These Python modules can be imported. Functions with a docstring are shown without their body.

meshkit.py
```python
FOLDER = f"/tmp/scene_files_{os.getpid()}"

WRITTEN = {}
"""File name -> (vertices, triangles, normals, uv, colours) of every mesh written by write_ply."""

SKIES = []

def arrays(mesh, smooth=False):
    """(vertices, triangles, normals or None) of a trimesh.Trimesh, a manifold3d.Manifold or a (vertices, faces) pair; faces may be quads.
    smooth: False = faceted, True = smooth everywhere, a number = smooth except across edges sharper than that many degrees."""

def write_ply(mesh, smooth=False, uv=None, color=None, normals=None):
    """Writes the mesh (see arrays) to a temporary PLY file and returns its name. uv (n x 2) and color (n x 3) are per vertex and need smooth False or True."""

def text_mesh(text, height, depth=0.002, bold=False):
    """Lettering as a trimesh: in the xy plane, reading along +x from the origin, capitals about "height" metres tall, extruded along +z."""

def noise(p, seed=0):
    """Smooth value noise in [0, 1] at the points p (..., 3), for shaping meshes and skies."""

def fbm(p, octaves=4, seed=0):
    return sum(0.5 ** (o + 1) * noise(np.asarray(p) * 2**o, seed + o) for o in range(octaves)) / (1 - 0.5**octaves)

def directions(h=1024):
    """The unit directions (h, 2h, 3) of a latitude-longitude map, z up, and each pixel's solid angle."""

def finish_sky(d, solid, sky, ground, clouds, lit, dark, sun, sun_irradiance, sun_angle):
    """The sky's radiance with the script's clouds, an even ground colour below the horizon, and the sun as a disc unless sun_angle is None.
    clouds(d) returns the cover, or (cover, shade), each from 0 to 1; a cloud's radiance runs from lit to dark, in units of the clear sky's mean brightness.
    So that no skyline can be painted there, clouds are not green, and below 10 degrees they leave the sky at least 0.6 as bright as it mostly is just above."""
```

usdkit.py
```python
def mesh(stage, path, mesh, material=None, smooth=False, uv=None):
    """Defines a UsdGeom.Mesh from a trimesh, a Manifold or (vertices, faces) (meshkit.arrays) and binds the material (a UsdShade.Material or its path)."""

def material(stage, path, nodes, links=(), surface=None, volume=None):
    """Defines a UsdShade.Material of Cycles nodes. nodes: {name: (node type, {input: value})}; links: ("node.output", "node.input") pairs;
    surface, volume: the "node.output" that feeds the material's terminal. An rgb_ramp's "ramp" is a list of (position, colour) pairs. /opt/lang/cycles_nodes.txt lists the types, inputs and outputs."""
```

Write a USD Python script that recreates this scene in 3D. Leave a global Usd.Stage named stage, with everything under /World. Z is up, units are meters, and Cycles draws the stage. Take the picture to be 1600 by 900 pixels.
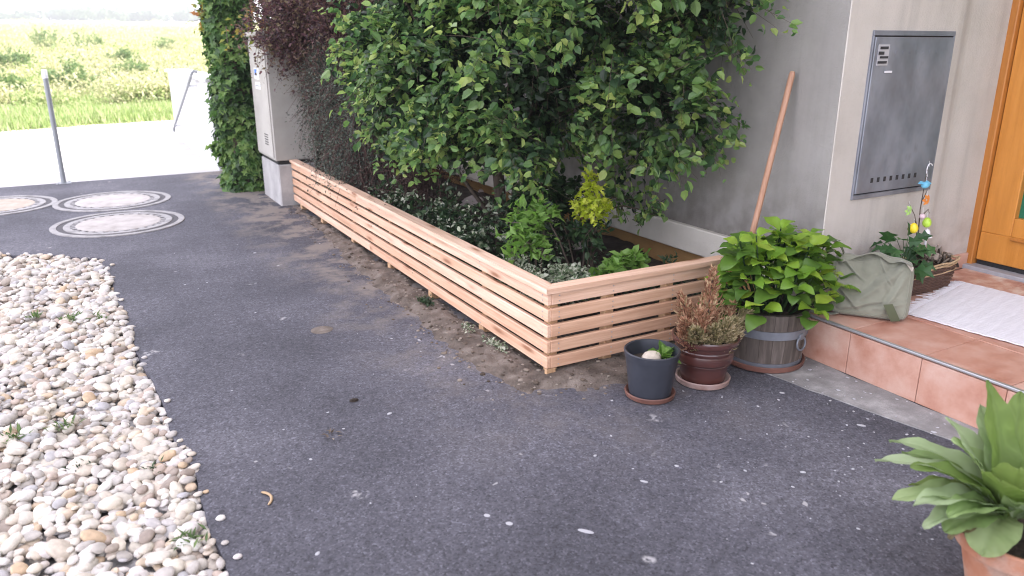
import math, random
import numpy as np, trimesh, shapely
from shapely.geometry import Polygon, Point
from pxr import Usd, UsdGeom, UsdLux, UsdShade, Sdf, Gf, Vt
import usdkit, meshkit

stage = Usd.Stage.CreateInMemory()
UsdGeom.SetStageUpAxis(stage, 'Z'); UsdGeom.SetStageMetersPerUnit(stage, 1.0)
UsdGeom.Xform.Define(stage, '/World'); UsdGeom.Scope.Define(stage, '/World/Looks')
rng = np.random.default_rng(7)

# ------------------------------------------------------------------ camera
FPX, CAM_H, YAW = 1200.0, 1.4, math.radians(29.15)
PITCH = math.atan(380 / FPX)
FWD = np.array([math.sin(YAW) * math.cos(PITCH), math.cos(YAW) * math.cos(PITCH), -math.sin(PITCH)])
RGT = np.array([math.cos(YAW), -math.sin(YAW), 0.0]); UPV = np.cross(RGT, FWD)
EYE = np.array([0, 0, CAM_H])
EXPOSURE, SKY_STRENGTH, SUN_INTENSITY = 1.95, 0.12, 1.25
cam = UsdGeom.Camera.Define(stage, '/World/camera')
cam.CreateHorizontalApertureAttr(36.0); cam.CreateVerticalApertureAttr(20.25)
cam.CreateFocalLengthAttr(36.0 * FPX / 1600); cam.CreateClippingRangeAttr((0.05, 5000.0))
cam.CreateExposureAttr(EXPOSURE); cam.CreateFStopAttr(2.7); cam.CreateFocusDistanceAttr(3.6)
cam.AddTransformOp().Set(Gf.Matrix4d(*RGT, 0, *UPV, 0, *(-FWD), 0, *EYE, 1))

# ------------------------------------------------------------------ sky and sun
SUN = np.array([0.74, -0.10, 0.66]); SUN /= np.linalg.norm(SUN)
sky_mat = usdkit.material(stage, '/World/Looks/sky_look', {
    'sky': ('sky_texture', {'sky_type': 'single_scattering', 'sun_disc': False, 'sun_elevation': math.asin(SUN[2]), 'sun_rotation': math.atan2(SUN[0], SUN[1]),
                            'aerosol_density': 3.0, 'air_density': 1.0, 'ozone_density': 1.0}),
    'tc': ('texture_coordinate', {}),
    'n': ('noise_texture', {'scale': 2.2, 'detail': 5.0, 'roughness': 0.6}),
    'r': ('rgb_ramp', {'ramp': [(0.30, (0.35,) * 3), (0.65, (0.85,) * 3)]}),
    'm': ('mix', {'color2': (7.9, 7.4, 8.2)}),
    'bg': ('background_shader', {'strength': SKY_STRENGTH})},
    [('tc.generated', 'n.vector'), ('n.fac', 'r.fac'), ('r.color', 'm.fac'), ('sky.color', 'm.color1'), ('m.color', 'bg.color')], surface='bg.background')
dome = UsdLux.DomeLight.Define(stage, '/World/sky')
UsdShade.MaterialBindingAPI.Apply(dome.GetPrim()).Bind(sky_mat)
dome.GetPrim().SetCustomDataByKey('kind', 'structure')
sun = UsdLux.DistantLight.Define(stage, '/World/sun')
sun.CreateIntensityAttr(SUN_INTENSITY); sun.CreateNormalizeAttr(True); sun.CreateAngleAttr(3.0); sun.CreateColorAttr(Gf.Vec3f(1.0, 0.95, 0.87))
_z = SUN; _x = np.cross([0, 0, 1], _z); _x /= np.linalg.norm(_x); _y = np.cross(_z, _x)
sun.AddTransformOp().Set(Gf.Matrix4d(*_x, 0, *_y, 0, *_z, 0, 0, 0, 0, 1))

# ------------------------------------------------------------------ helpers: prims
_names = {}
def numbered(parent, name):
    k = (parent, name); n = _names.get(k, 0); _names[k] = n + 1
    return f'{parent}/{name}' if n == 0 else f'{parent}/{name}_{n:03d}'

def tag(prim, label=None, cat=None, group=None, kind=None):
    prim = prim.GetPrim() if hasattr(prim, 'GetPrim') else prim
    for k, v in (('label', label), ('category', cat), ('group', group), ('kind', kind)):
        if v: prim.SetCustomDataByKey(k, v)
    return prim

def thing(name, label=None, cat=None, loc=(0, 0, 0), rotz=0.0, group=None, kind=None):
    x = UsdGeom.Xform.Define(stage, numbered('/World', name))
    x.AddTranslateOp().Set(Gf.Vec3d(*map(float, loc)))
    if rotz: x.AddRotateZOp().Set(float(rotz))
    tag(x, label, cat, group, kind)
    return x.GetPrim()

TONED = set()
trng = np.random.default_rng(99)
def add_tone(m, mesh):
    from scipy.sparse import coo_matrix
    from scipy.sparse.csgraph import connected_components
    f = np.asarray(mesh.faces); n_ = len(mesh.vertices); e = np.vstack([f[:, [0, 1]], f[:, [1, 2]]])
    k, lab = connected_components(coo_matrix((np.ones(len(e), np.int8), (e[:, 0], e[:, 1])), shape=(n_, n_)), directed=False)
    UsdGeom.PrimvarsAPI(m).CreatePrimvar('tone', Sdf.ValueTypeNames.FloatArray, 'vertex').Set(Vt.FloatArray.FromNumpy(trng.random(k)[lab].astype(np.float32)))
def obj(name, mesh, mat, parent=None, smooth=False, label=None, cat=None, group=None, kind=None):
    path = numbered(str(parent.GetPath()) if parent else '/World', name)
    m = usdkit.mesh(stage, path, mesh, mat, smooth)
    m.CreateDoubleSidedAttr(True)
    if str(mat.GetPath()) in TONED: add_tone(m, mesh)
    return tag(m, label, cat, group, kind)

def copy_of(src, name, loc, rotz=0.0, label=None, group=None):
    r = thing(name, label, src.GetCustomDataByKey('category'), loc, rotz, group or src.GetCustomDataByKey('group'))
    r.GetReferences().AddInternalReference(src.GetPath()); r.SetInstanceable(True)
    return r

# ------------------------------------------------------------------ helpers: measuring
def ray(u, v): return FWD + RGT * (u - 800) / FPX - UPV * (v - 450) / FPX
def gz(u, v, z=0.0): d = ray(u, v); return EYE + d * (z - CAM_H) / d[2]
def atx(u, v, x): d = ray(u, v); return EYE + d * (x / d[0])
def aty(u, v, y): d = ray(u, v); return EYE + d * (y / d[1])

# ------------------------------------------------------------------ helpers: meshes
cat_ = trimesh.util.concatenate
def box(x0, x1, y0, y1, z0, z1):
    b = trimesh.creation.box((x1 - x0, y1 - y0, z1 - z0)); b.apply_translation(((x0 + x1) / 2, (y0 + y1) / 2, (z0 + z1) / 2)); return b
def cbox(x0, x1, y0, y1, z0, z1, c=0.004):
    s = np.array([(x1 - x0) / 2, (y1 - y0) / 2, (z1 - z0) / 2]); p = []
    for sx in (-1, 1):
        for sy in (-1, 1):
            for sz in (-1, 1):
                for k in range(3):
                    q = np.array([sx, sy, sz]) * (s - c); q[k] += (sx, sy, sz)[k] * c; p.append(q)
    h = trimesh.convex.convex_hull(np.array(p)); h.apply_translation(((x0 + x1) / 2, (y0 + y1) / 2, (z0 + z1) / 2)); return h
def lathe(profile, n=48, loc=(0, 0, 0)):
    m = trimesh.creation.revolve(np.array(profile, float), sections=n); m.apply_translation(loc); return m
def tube(pts, rad, n=7, caps=True):
    pts = np.asarray(pts, float); k = len(pts); rad = np.broadcast_to(np.asarray(rad, float), (k,))
    t = np.gradient(pts, axis=0); t /= np.linalg.norm(t, axis=1, keepdims=True) + 1e-12
    a = np.array([0, 0, 1.0]) if abs(t[0][2]) < 0.9 else np.array([1.0, 0, 0])
    u = np.cross(t, a); u /= np.linalg.norm(u, axis=1, keepdims=True) + 1e-12; w = np.cross(t, u)
    th = np.linspace(0, 2 * np.pi, n, endpoint=False)
    v = (pts[:, None] + rad[:, None, None] * (np.cos(th)[None, :, None] * u[:, None] + np.sin(th)[None, :, None] * w[:, None])).reshape(-1, 3)
    f = []
    for i in range(k - 1):
        for j in range(n):
            a_, b_ = i * n + j, i * n + (j + 1) % n
            f += [(a_, b_, b_ + n), (a_, b_ + n, a_ + n)]
    if caps:
        v = np.vstack([v, pts[0], pts[-1]]); c0, c1 = len(v) - 2, len(v) - 1
        for j in range(n):
            f += [(c0, (j + 1) % n, j), (c1, (k - 1) * n + j, (k - 1) * n + (j + 1) % n)]
    return trimesh.Trimesh(v, np.array(f), process=False)
def poly_mesh(poly, z=0.0, depth=None):
    if depth:
        m = trimesh.creation.extrude_polygon(poly, depth, engine='earcut'); m.apply_translation((0, 0, z)); return m
    v, f = trimesh.creation.triangulate_polygon(poly, engine='earcut')
    return trimesh.Trimesh(np.column_stack([v, np.full(len(v), z)]), f, process=False)
def grid(x0, x1, y0, y1, nx, ny, fz):
    X, Y = np.meshgrid(np.linspace(x0, x1, nx), np.linspace(y0, y1, ny), indexing='ij')
    v = np.stack([X, Y, fz(X, Y)], -1).reshape(-1, 3); i = np.arange(nx * ny).reshape(nx, ny)
    a, b, c, d = i[:-1, :-1].ravel(), i[1:, :-1].ravel(), i[1:, 1:].ravel(), i[:-1, 1:].ravel()
    return trimesh.Trimesh(v, np.vstack([np.column_stack([a, b, c]), np.column_stack([a, c, d])]), process=False)
def unit(a): return a / (np.linalg.norm(a, axis=-1, keepdims=True) + 1e-9)
def rnd_dir(n): return unit(rng.normal(size=(n, 3)))

def leaves(P, D, N, L, W, kind='pointed', fold=0.25, droop=0.15):
    """n leaves as one mesh, each its own island: base P, direction D, normal N, length L, width W."""
    n = len(P); D = unit(D); S = unit(np.cross(D, N)); N = unit(np.cross(S, D))
    L = np.broadcast_to(L, (n,))[:, None]; W = np.broadcast_to(W, (n,))[:, None]
    if kind == 'pointed':
        out = [(0, 0, 0), (.42, .5, fold), (.5, 0, 0), (.42, -.5, fold), (1, 0, -droop)]
        fc = [(0, 2, 1), (0, 3, 2), (1, 2, 4), (2, 3, 4)]
    elif kind == 'round':
        out = [(0, 0, 0), (.22, .42, fold * .8), (.62, .46, fold * .7), (1, 0, -droop), (.62, -.46, fold * .7), (.22, -.42, fold * .8), (.45, 0, 0)]
        fc = [(6, i, (i + 1) % 6) for i in range(6)]
    else:  # lobed
        out = [(0, 0, 0), (.05, .45, fold * .6), (.35, .25, .05), (.55, .52, fold * .6), (.68, .2, 0), (1, 0, -droop), (.68, -.2, 0), (.55, -.52, fold * .6), (.35, -.25, .05), (.05, -.45, fold * .6), (.4, 0, 0)]
        fc = [(10, i, (i + 1) % 10) for i in range(10)]
    V = np.stack([P + D * L * a + S * W * b + N * W * c for a, b, c in out], 1).reshape(-1, 3)
    F = (np.arange(n)[:, None, None] * len(out) + np.array(fc)[None]).reshape(-1, 3)
    return trimesh.Trimesh(V, F, process=False)

def sprays(O, D, length, m, L, W, kind='pointed', spread=0.8, up=0.6, sag=0.25, jit=0.35, twig=0.0):
    """leafy twigs: origins O, directions D; returns (leaf mesh, tip leaf mesh, twig mesh)."""
    n = len(O); D = unit(D); length = np.broadcast_to(length, (n,))
    t = (np.arange(m) + 0.6) / m
    t = t[None] + rng.uniform(-.5, .5, (n, m)) / m
    P = O[:, None] + D[:, None] * (t * length[:, None])[..., None]; P[..., 2] -= sag * (t ** 2) * length[:, None]
    P += rng.normal(size=P.shape) * 0.10 * length[:, None, None]
    side = unit(np.cross(D, rng.normal(size=(n, 3)) * .5 + [0, 0, 1]))
    sg = np.where((np.arange(m) % 2)[None] == 0, 1, -1)
    DD = D[:, None] * .7 + side[:, None] * sg[..., None] * spread + rng.normal(size=(n, m, 3)) * jit
    NN = np.array([0, 0, up]) + D[:, None] * .7 + rng.normal(size=(n, m, 3)) * .45
    LL = L * rng.uniform(.5, 1.4, (n, m)); k = max(1, int(m * .66))
    f = lambda a: a.reshape(-1, a.shape[-1]) if a.ndim == 3 else a.ravel()
    body = leaves(f(P[:, :k]), f(DD[:, :k]), f(NN[:, :k]), f(LL[:, :k]), f(LL[:, :k]) * W / L, kind)
    tip = leaves(f(P[:, k:]), f(DD[:, k:]), f(NN[:, k:]), f(LL[:, k:]) * .85, f(LL[:, k:]) * W / L * .85, kind)
    tw = None
    if twig:
        e = O + D * length[:, None]; e[:, 2] -= sag * length
        tw = cat_([tube([a, (a + b) / 2 + [0, 0, .1 * sag * l], b], [twig, twig * .8, twig * .4], 4, False) for a, b, l in zip(O, e, length)])
    return body, tip, tw

def in_clumps(clumps, n, lo=.6, hi=1.05):
    w = np.array([c[1][0] * c[1][1] + c[1][1] * c[1][2] + c[1][0] * c[1][2] for c in clumps]); idx = rng.choice(len(clumps), n, p=w / w.sum())
    C = np.array([c[0] for c in clumps], float)[idx]; R = np.array([c[1] for c in clumps], float)[idx]
    d = rnd_dir(n); return C + d * R * rng.uniform(lo, hi, (n, 1)), unit(d / R)

def rot_to(mesh, d, loc):
    m = mesh.copy(); d = np.asarray(d, float); d /= np.linalg.norm(d)
    m.apply_transform(trimesh.geometry.align_vectors([0, 0, 1], d)); m.apply_translation(loc); return m

# ------------------------------------------------------------------ helpers: materials
MAT = {}
def mat(name, nodes, links=(), surface='p.BSDF', volume=None):
    MAT[name] = usdkit.material(stage, '/World/Looks/' + name, nodes, links, surface, volume); return MAT[name]
def surf(name, stops, scale=8.0, detail=5.0, rough=0.6, bump=0.0, bscale=60.0, bdist=0.01, stretch=(1, 1, 1), spec=0.5, metallic=0.0, pos='object', rvar=0.0, coat=0.0, sheen=0.0):
    """principled whose colour is a noise ramp over stops [(pos, rgb)], with optional fine bump."""
    nodes = {'tc': ('texture_coordinate', {}), 'mp': ('mapping', {'scale': stretch}),
             'n': ('noise_texture', {'scale': scale, 'detail': detail, 'roughness': .6}), 'r': ('rgb_ramp', {'ramp': stops}),
             'p': ('principled_bsdf', {'roughness': rough, 'specular_ior_level': spec, 'metallic': metallic, 'coat_weight': coat, 'coat_roughness': .2, 'sheen_weight': sheen})}
    links = [('tc.object', 'mp.vector'), ('mp.vector', 'n.vector'), ('n.fac', 'r.fac'), ('r.color', 'p.base_color')]
    if bump:
        nodes['bn'] = ('noise_texture', {'scale': bscale, 'detail': 4.0, 'roughness': .65}); nodes['bu'] = ('bump', {'strength': bump, 'distance': bdist})
        links += [('mp.vector', 'bn.vector'), ('bn.fac', 'bu.height'), ('bu.normal', 'p.normal')]
    if rvar:
        nodes['rr'] = ('map_range', {'from_min': .3, 'from_max': .7, 'to_min': rough - rvar, 'to_max': rough + rvar}); links += [('n.fac', 'rr.value'), ('rr.result', 'p.roughness')]
    return mat(name, nodes, links)
def leaf_mat(name, cols, trans=0.35, rough=0.45, cl_scale=4.0):
    """leaf: tone per leaf (island) and per clump (noise); part of the light passes through."""
    st = [(i / max(1, len(cols) - 1), c) for i, c in enumerate(cols)]; TONED.add('/World/Looks/' + name)
    return mat(name, {'g': ('attribute', {'attribute': 'tone'}), 'tc': ('texture_coordinate', {}), 'n': ('noise_texture', {'scale': cl_scale, 'detail': 3.0}),
        'a': ('math', {'math_type': 'multiply_add', 'value2': .25, 'value3': -.125}), 'b': ('math', {'math_type': 'multiply_add', 'value2': 1.5}),
        'c': ('math', {'math_type': 'add', 'use_clamp': True}), 'd': ('math', {'math_type': 'add', 'value2': -.5}), 'r': ('rgb_ramp', {'ramp': st}),
        'h': ('hsv', {'saturation': 1.05, 'value': 1.5}),
        'p': ('principled_bsdf', {'roughness': rough, 'specular_ior_level': .45}), 't': ('translucent_bsdf', {}), 'm': ('mix_closure', {'fac': trans})},
        [('g.fac', 'a.value1'), ('tc.object', 'n.vector'), ('n.fac', 'd.value1'), ('d.value', 'b.value1'), ('g.fac', 'b.value3'),
         ('a.value', 'c.value1'), ('b.value', 'c.value2'), ('c.value', 'r.fac'), ('r.color', 'p.base_color'), ('r.color', 'h.color'), ('h.color', 't.color'), ('p.BSDF', 'm.closure1'), ('t.BSDF', 'm.closure2')], surface='m.closure')
def plain(name, col, rough=.5, metallic=0.0, spec=.5, coat=0.0):
    return mat(name, {'p': ('principled_bsdf', {'base_color': col, 'roughness': rough, 'metallic': metallic, 'specular_ior_level': spec, 'coat_weight': coat, 'coat_roughness': .12})})

TONED.add('/World/Looks/pebble_mix')
# asphalt: dark bound grit, dusty paler drifts, pale paint and mortar spots
mat('asphalt_look', {
    'tc': ('texture_coordinate', {}),
    'n1': ('noise_texture', {'scale': 1.05, 'detail': 7.0, 'roughness': .62}), 'r1': ('rgb_ramp', {'ramp': [(.30, (.052, .052, .062)), (.50, (.083, .082, .097)), (.70, (.128, .126, .144))]}),
    'n2': ('noise_texture', {'scale': 34.0, 'detail': 8.0, 'roughness': .82}), 'r2': ('rgb_ramp', {'ramp': [(.30, (.55,) * 3), (.5, (1.0,) * 3), (.70, (1.45,) * 3)]}), 'ag': ('voronoi_texture', {'scale': 150.0}), 'agr': ('rgb_ramp', {'ramp': [(.05, (.40,) * 3), (.35, (.85,) * 3), (.7, (1.1,) * 3), (.95, (1.9,) * 3)]}), 'agm': ('mix', {'mix_type': 'multiply', 'fac': .8}), 'sx': ('separate_xyz', {}), 'dx': ('rgb_ramp', {'ramp': [(.30, (0,) * 3), (.48, (1,) * 3), (.70, (1,) * 3), (.86, (0,) * 3)]}), 'xs': ('math', {'math_type': 'multiply', 'value2': .333}), 'ys': ('map_range', {'from_min': 1.7, 'from_max': 2.7}), 'dn': ('noise_texture', {'scale': 3.4, 'detail': 7.0, 'roughness': .68}), 'dr': ('rgb_ramp', {'ramp': [(.46, (0,) * 3), (.70, (.7,) * 3)]}), 'd1': ('mix', {'mix_type': 'multiply', 'fac': 1.0}), 'd2': ('math', {'math_type': 'multiply'}), 'dust': ('mix', {'color2': (.20, .175, .155)}),
    'mul': ('mix', {'mix_type': 'multiply', 'fac': 1.0}),
    'warp': ('noise_texture', {'scale': 9.0, 'detail': 3.0}), 'wadd': ('mix', {'mix_type': 'linear_light', 'fac': .06}),
    'v': ('voronoi_texture', {'scale': 5.5, 'randomness': 1.0}), 'vs': ('rgb_ramp', {'ramp': [(.10, (1,) * 3), (.17, (0,) * 3)]}),
    'v2': ('voronoi_texture', {'scale': 17.0, 'randomness': 1.0}), 'vs2': ('rgb_ramp', {'ramp': [(.10, (1,) * 3), (.17, (0,) * 3)]}),
    'area': ('noise_texture', {'scale': 1.1, 'detail': 3.0}), 'ar': ('rgb_ramp', {'ramp': [(.48, (0,) * 3), (.62, (1,) * 3)]}),
    'brk': ('noise_texture', {'scale': 38.0, 'detail': 4.0}), 'brr': ('rgb_ramp', {'ramp': [(.44, (0,) * 3), (.56, (1,) * 3)]}),
    'pick': ('rgb_ramp', {'ramp': [(.70, (0,) * 3), (.74, (1,) * 3)]}), 'pick2': ('rgb_ramp', {'ramp': [(.72, (0,) * 3), (.76, (1,) * 3)]}),
    'a1': ('mix', {'mix_type': 'multiply', 'fac': 1.0}), 'a2': ('mix', {'mix_type': 'multiply', 'fac': 1.0}), 'a3': ('mix', {'mix_type': 'multiply', 'fac': 1.0}), 'a4': ('mix', {'mix_type': 'multiply', 'fac': 1.0}), 'a5': ('mix', {'mix_type': 'add', 'fac': 1.0, 'use_clamp': True}),
    'a6': ('mix', {'mix_type': 'multiply', 'fac': 1.0, 'color2': (.75, .75, .75)}),
    'fin': ('mix', {'color2': (.42, .41, .41)}),
    'bu': ('bump', {'strength': .4, 'distance': .004}), 'p': ('principled_bsdf', {'roughness': .8, 'specular_ior_level': .35})},
    [('tc.object', 'n1.vector'), ('tc.object', 'n2.vector'), ('n1.fac', 'r1.fac'), ('n2.fac', 'r2.fac'), ('r1.color', 'mul.color1'), ('tc.object', 'ag.vector'), ('ag.color', 'agr.fac'), ('r2.color', 'agm.color1'), ('agr.color', 'agm.color2'), ('agm.color', 'mul.color2'),
     ('tc.object', 'warp.vector'), ('tc.object', 'wadd.color1'), ('warp.color', 'wadd.color2'),
     ('wadd.color', 'v.vector'), ('v.distance', 'vs.fac'), ('wadd.color', 'v2.vector'), ('v2.distance', 'vs2.fac'), ('tc.object', 'area.vector'), ('area.fac', 'ar.fac'), ('tc.object', 'brk.vector'), ('brk.fac', 'brr.fac'),
     ('v.color', 'pick.fac'), ('v2.color', 'pick2.fac'), ('vs.color', 'a1.color1'), ('pick.color', 'a1.color2'), ('vs2.color', 'a2.color1'), ('pick2.color', 'a2.color2'), ('a2.color', 'a3.color1'), ('ar.color', 'a3.color2'),
     ('a1.color', 'a4.color1'), ('brr.color', 'a4.color2'), ('a3.color', 'a5.color1'), ('a4.color', 'a5.color2'), ('a5.color', 'a6.color1'), ('a6.color', 'fin.fac'),
     ('tc.object', 'sx.vector'), ('sx.x', 'xs.value1'), ('xs.value', 'dx.fac'), ('sx.y', 'ys.value'), ('tc.object', 'dn.vector'), ('dn.fac', 'dr.fac'), ('dx.color', 'd1.color1'), ('dr.color', 'd1.color2'), ('d1.color', 'd2.value1'), ('ys.result', 'd2.value2'), ('d2.value', 'dust.fac'), ('mul.color', 'dust.color1'), ('dust.color', 'fin.color1'), ('fin.color', 'p.base_color'), ('n2.fac', 'bu.height'), ('bu.normal', 'p.normal')])
surf('pale_concrete', [(.3, (.46, .45, .43)), (.7, (.58, .57, .55))], 3, rough=.85, bump=.3)
surf('grey_concrete', [(.3, (.16, .155, .15)), (.5, (.24, .235, .23)), (.72, (.42, .41, .40))], 7, 7, rough=.9, bump=.5, bscale=120)
surf('bed_soil', [(.3, (.022, .016, .012)), (.55, (.05, .037, .027)), (.75, (.09, .07, .055))], 14, 7, rough=.95, bump=.9, bscale=90, bdist=.02)
surf('dry_soil', [(.3, (.07, .054, .042)), (.52, (.155, .125, .102)), (.72, (.27, .23, .195))], 9, 8, rough=.95, bump=.9, bscale=110, bdist=.015)
surf('meadow_soil', [(.3, (.26, .28, .11)), (.5, (.38, .39, .17)), (.72, (.48, .44, .26))], .35, 7, rough=.95)
def WALL(name, stops, scale, foot, z0, z1):
    return mat(name, {'tc': ('texture_coordinate', {}), 'n': ('noise_texture', {'scale': scale, 'detail': 8.0, 'roughness': .64}), 'r': ('rgb_ramp', {'ramp': stops}),
        'ms': ('mapping', {'scale': (5.0, 5.0, .30)}), 'ns': ('noise_texture', {'scale': 1.6, 'detail': 5.0, 'roughness': .6}), 'rs': ('rgb_ramp', {'ramp': [(.33, (.86, .86, .865)), (.47, (.98,) * 3), (.66, (1.03,) * 3)]}), 'm1': ('mix', {'mix_type': 'multiply', 'fac': 1.0}),
        'sx': ('separate_xyz', {}), 'fz': ('map_range', {'from_min': z0, 'from_max': z1, 'to_min': 1.0, 'to_max': 0.0}), 'nf': ('noise_texture', {'scale': 9.0, 'detail': 6.0}), 'rf': ('rgb_ramp', {'ramp': [(.38, (0,) * 3), (.62, (.75,) * 3)]}), 'm2': ('math', {'math_type': 'multiply'}), 'm3': ('mix', {'color2': foot}),
        'bn': ('noise_texture', {'scale': 120.0, 'detail': 4.0, 'roughness': .65}), 'bl': ('noise_texture', {'scale': 14.0, 'detail': 3.0}), 'ba': ('math', {'math_type': 'add'}), 'bu': ('bump', {'strength': .5, 'distance': .006}), 'p': ('principled_bsdf', {'roughness': .92, 'specular_ior_level': .3})},
        [('tc.object', 'n.vector'), ('n.fac', 'r.fac'), ('tc.object', 'ms.vector'), ('ms.vector', 'ns.vector'), ('ns.fac', 'rs.fac'), ('r.color', 'm1.color1'), ('rs.color', 'm1.color2'), ('tc.object', 'sx.vector'), ('sx.z', 'fz.value'), ('tc.object', 'nf.vector'), ('nf.fac', 'rf.fac'),
         ('rf.color', 'm2.value1'), ('fz.result', 'm2.value2'), ('m2.value', 'm3.fac'), ('m1.color', 'm3.color1'), ('m3.color', 'p.base_color'), ('tc.object', 'bn.vector'), ('tc.object', 'bl.vector'), ('bn.fac', 'ba.value1'), ('bl.fac', 'ba.value2'), ('ba.value', 'bu.height'), ('bu.normal', 'p.normal')])
WALL('stucco_grey', [(.25, (.20, .19, .178)), (.42, (.25, .240, .226)), (.58, (.28, .270, .254)), (.75, (.325, .315, .30))], 1.7, (.13, .115, .10), .38, .85)
WALL('stucco_beige', [(.26, (.39, .365, .33)), (.46, (.455, .43, .395)), (.74, (.51, .485, .45))], 1.9, (.27, .22, .18), .26, .62)
surf('stucco_ochre', [(.3, (.30, .17, .065)), (.7, (.40, .24, .10))], 4, 6, rough=.9, bump=.4, bscale=130, bdist=.005)
surf('cream_trim', [(.3, (.54, .51, .45)), (.7, (.62, .59, .53))], 4, 6, rough=.8, bump=.25, bscale=90)
surf('white_render', [(.3, (.52, .52, .53)), (.7, (.62, .62, .62))], 3, rough=.85, bump=.25)
surf('pedestal_concrete', [(.3, (.28, .275, .27)), (.7, (.42, .41, .40))], 6, 6, rough=.9, bump=.4)
surf('cabinet_paint', [(.3, (.33, .315, .285)), (.7, (.40, .385, .355))], 5, rough=.6, bump=.12)
surf('zinc_panel', [(.25, (.15, .158, .18)), (.45, (.21, .226, .262)), (.6, (.27, .29, .33)), (.78, (.17, .175, .19))], 3.4, 5, rough=.5, stretch=(1.6, 1, .9), metallic=.55, rvar=.1)
plain('dark_gap', (.012, .012, .013), .8); plain('steel', (.45, .46, .47), .4, .8); plain('bollard_grey', (.25, .265, .28), .5, .3); plain('white_plastic', (.75, .76, .78), .5)  # dark_gap: near-black colour standing in for the shade inside gaps
plain('label_blue', (.05, .16, .48), .5); plain('black_print', (.02, .02, .024), .6); plain('white_print', (.62, .62, .66), .5); plain('old_paint', (.38, .38, .40), .8)
surf('orange_wood', [(.3, (.42, .17, .028)), (.55, (.49, .205, .038)), (.75, (.53, .235, .05))], 6, 6, rough=.38, stretch=(6, 6, .5), bump=.15, bscale=40)
surf('orange_frame', [(.3, (.33, .125, .024)), (.7, (.40, .16, .032))], 6, 6, rough=.4, stretch=(6, 6, .5), bump=.15, bscale=40)
mat('green_glass', {'p': ('principled_bsdf', {'base_color': (.012, .11, .062), 'roughness': .18, 'specular_ior_level': .6})})
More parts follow.
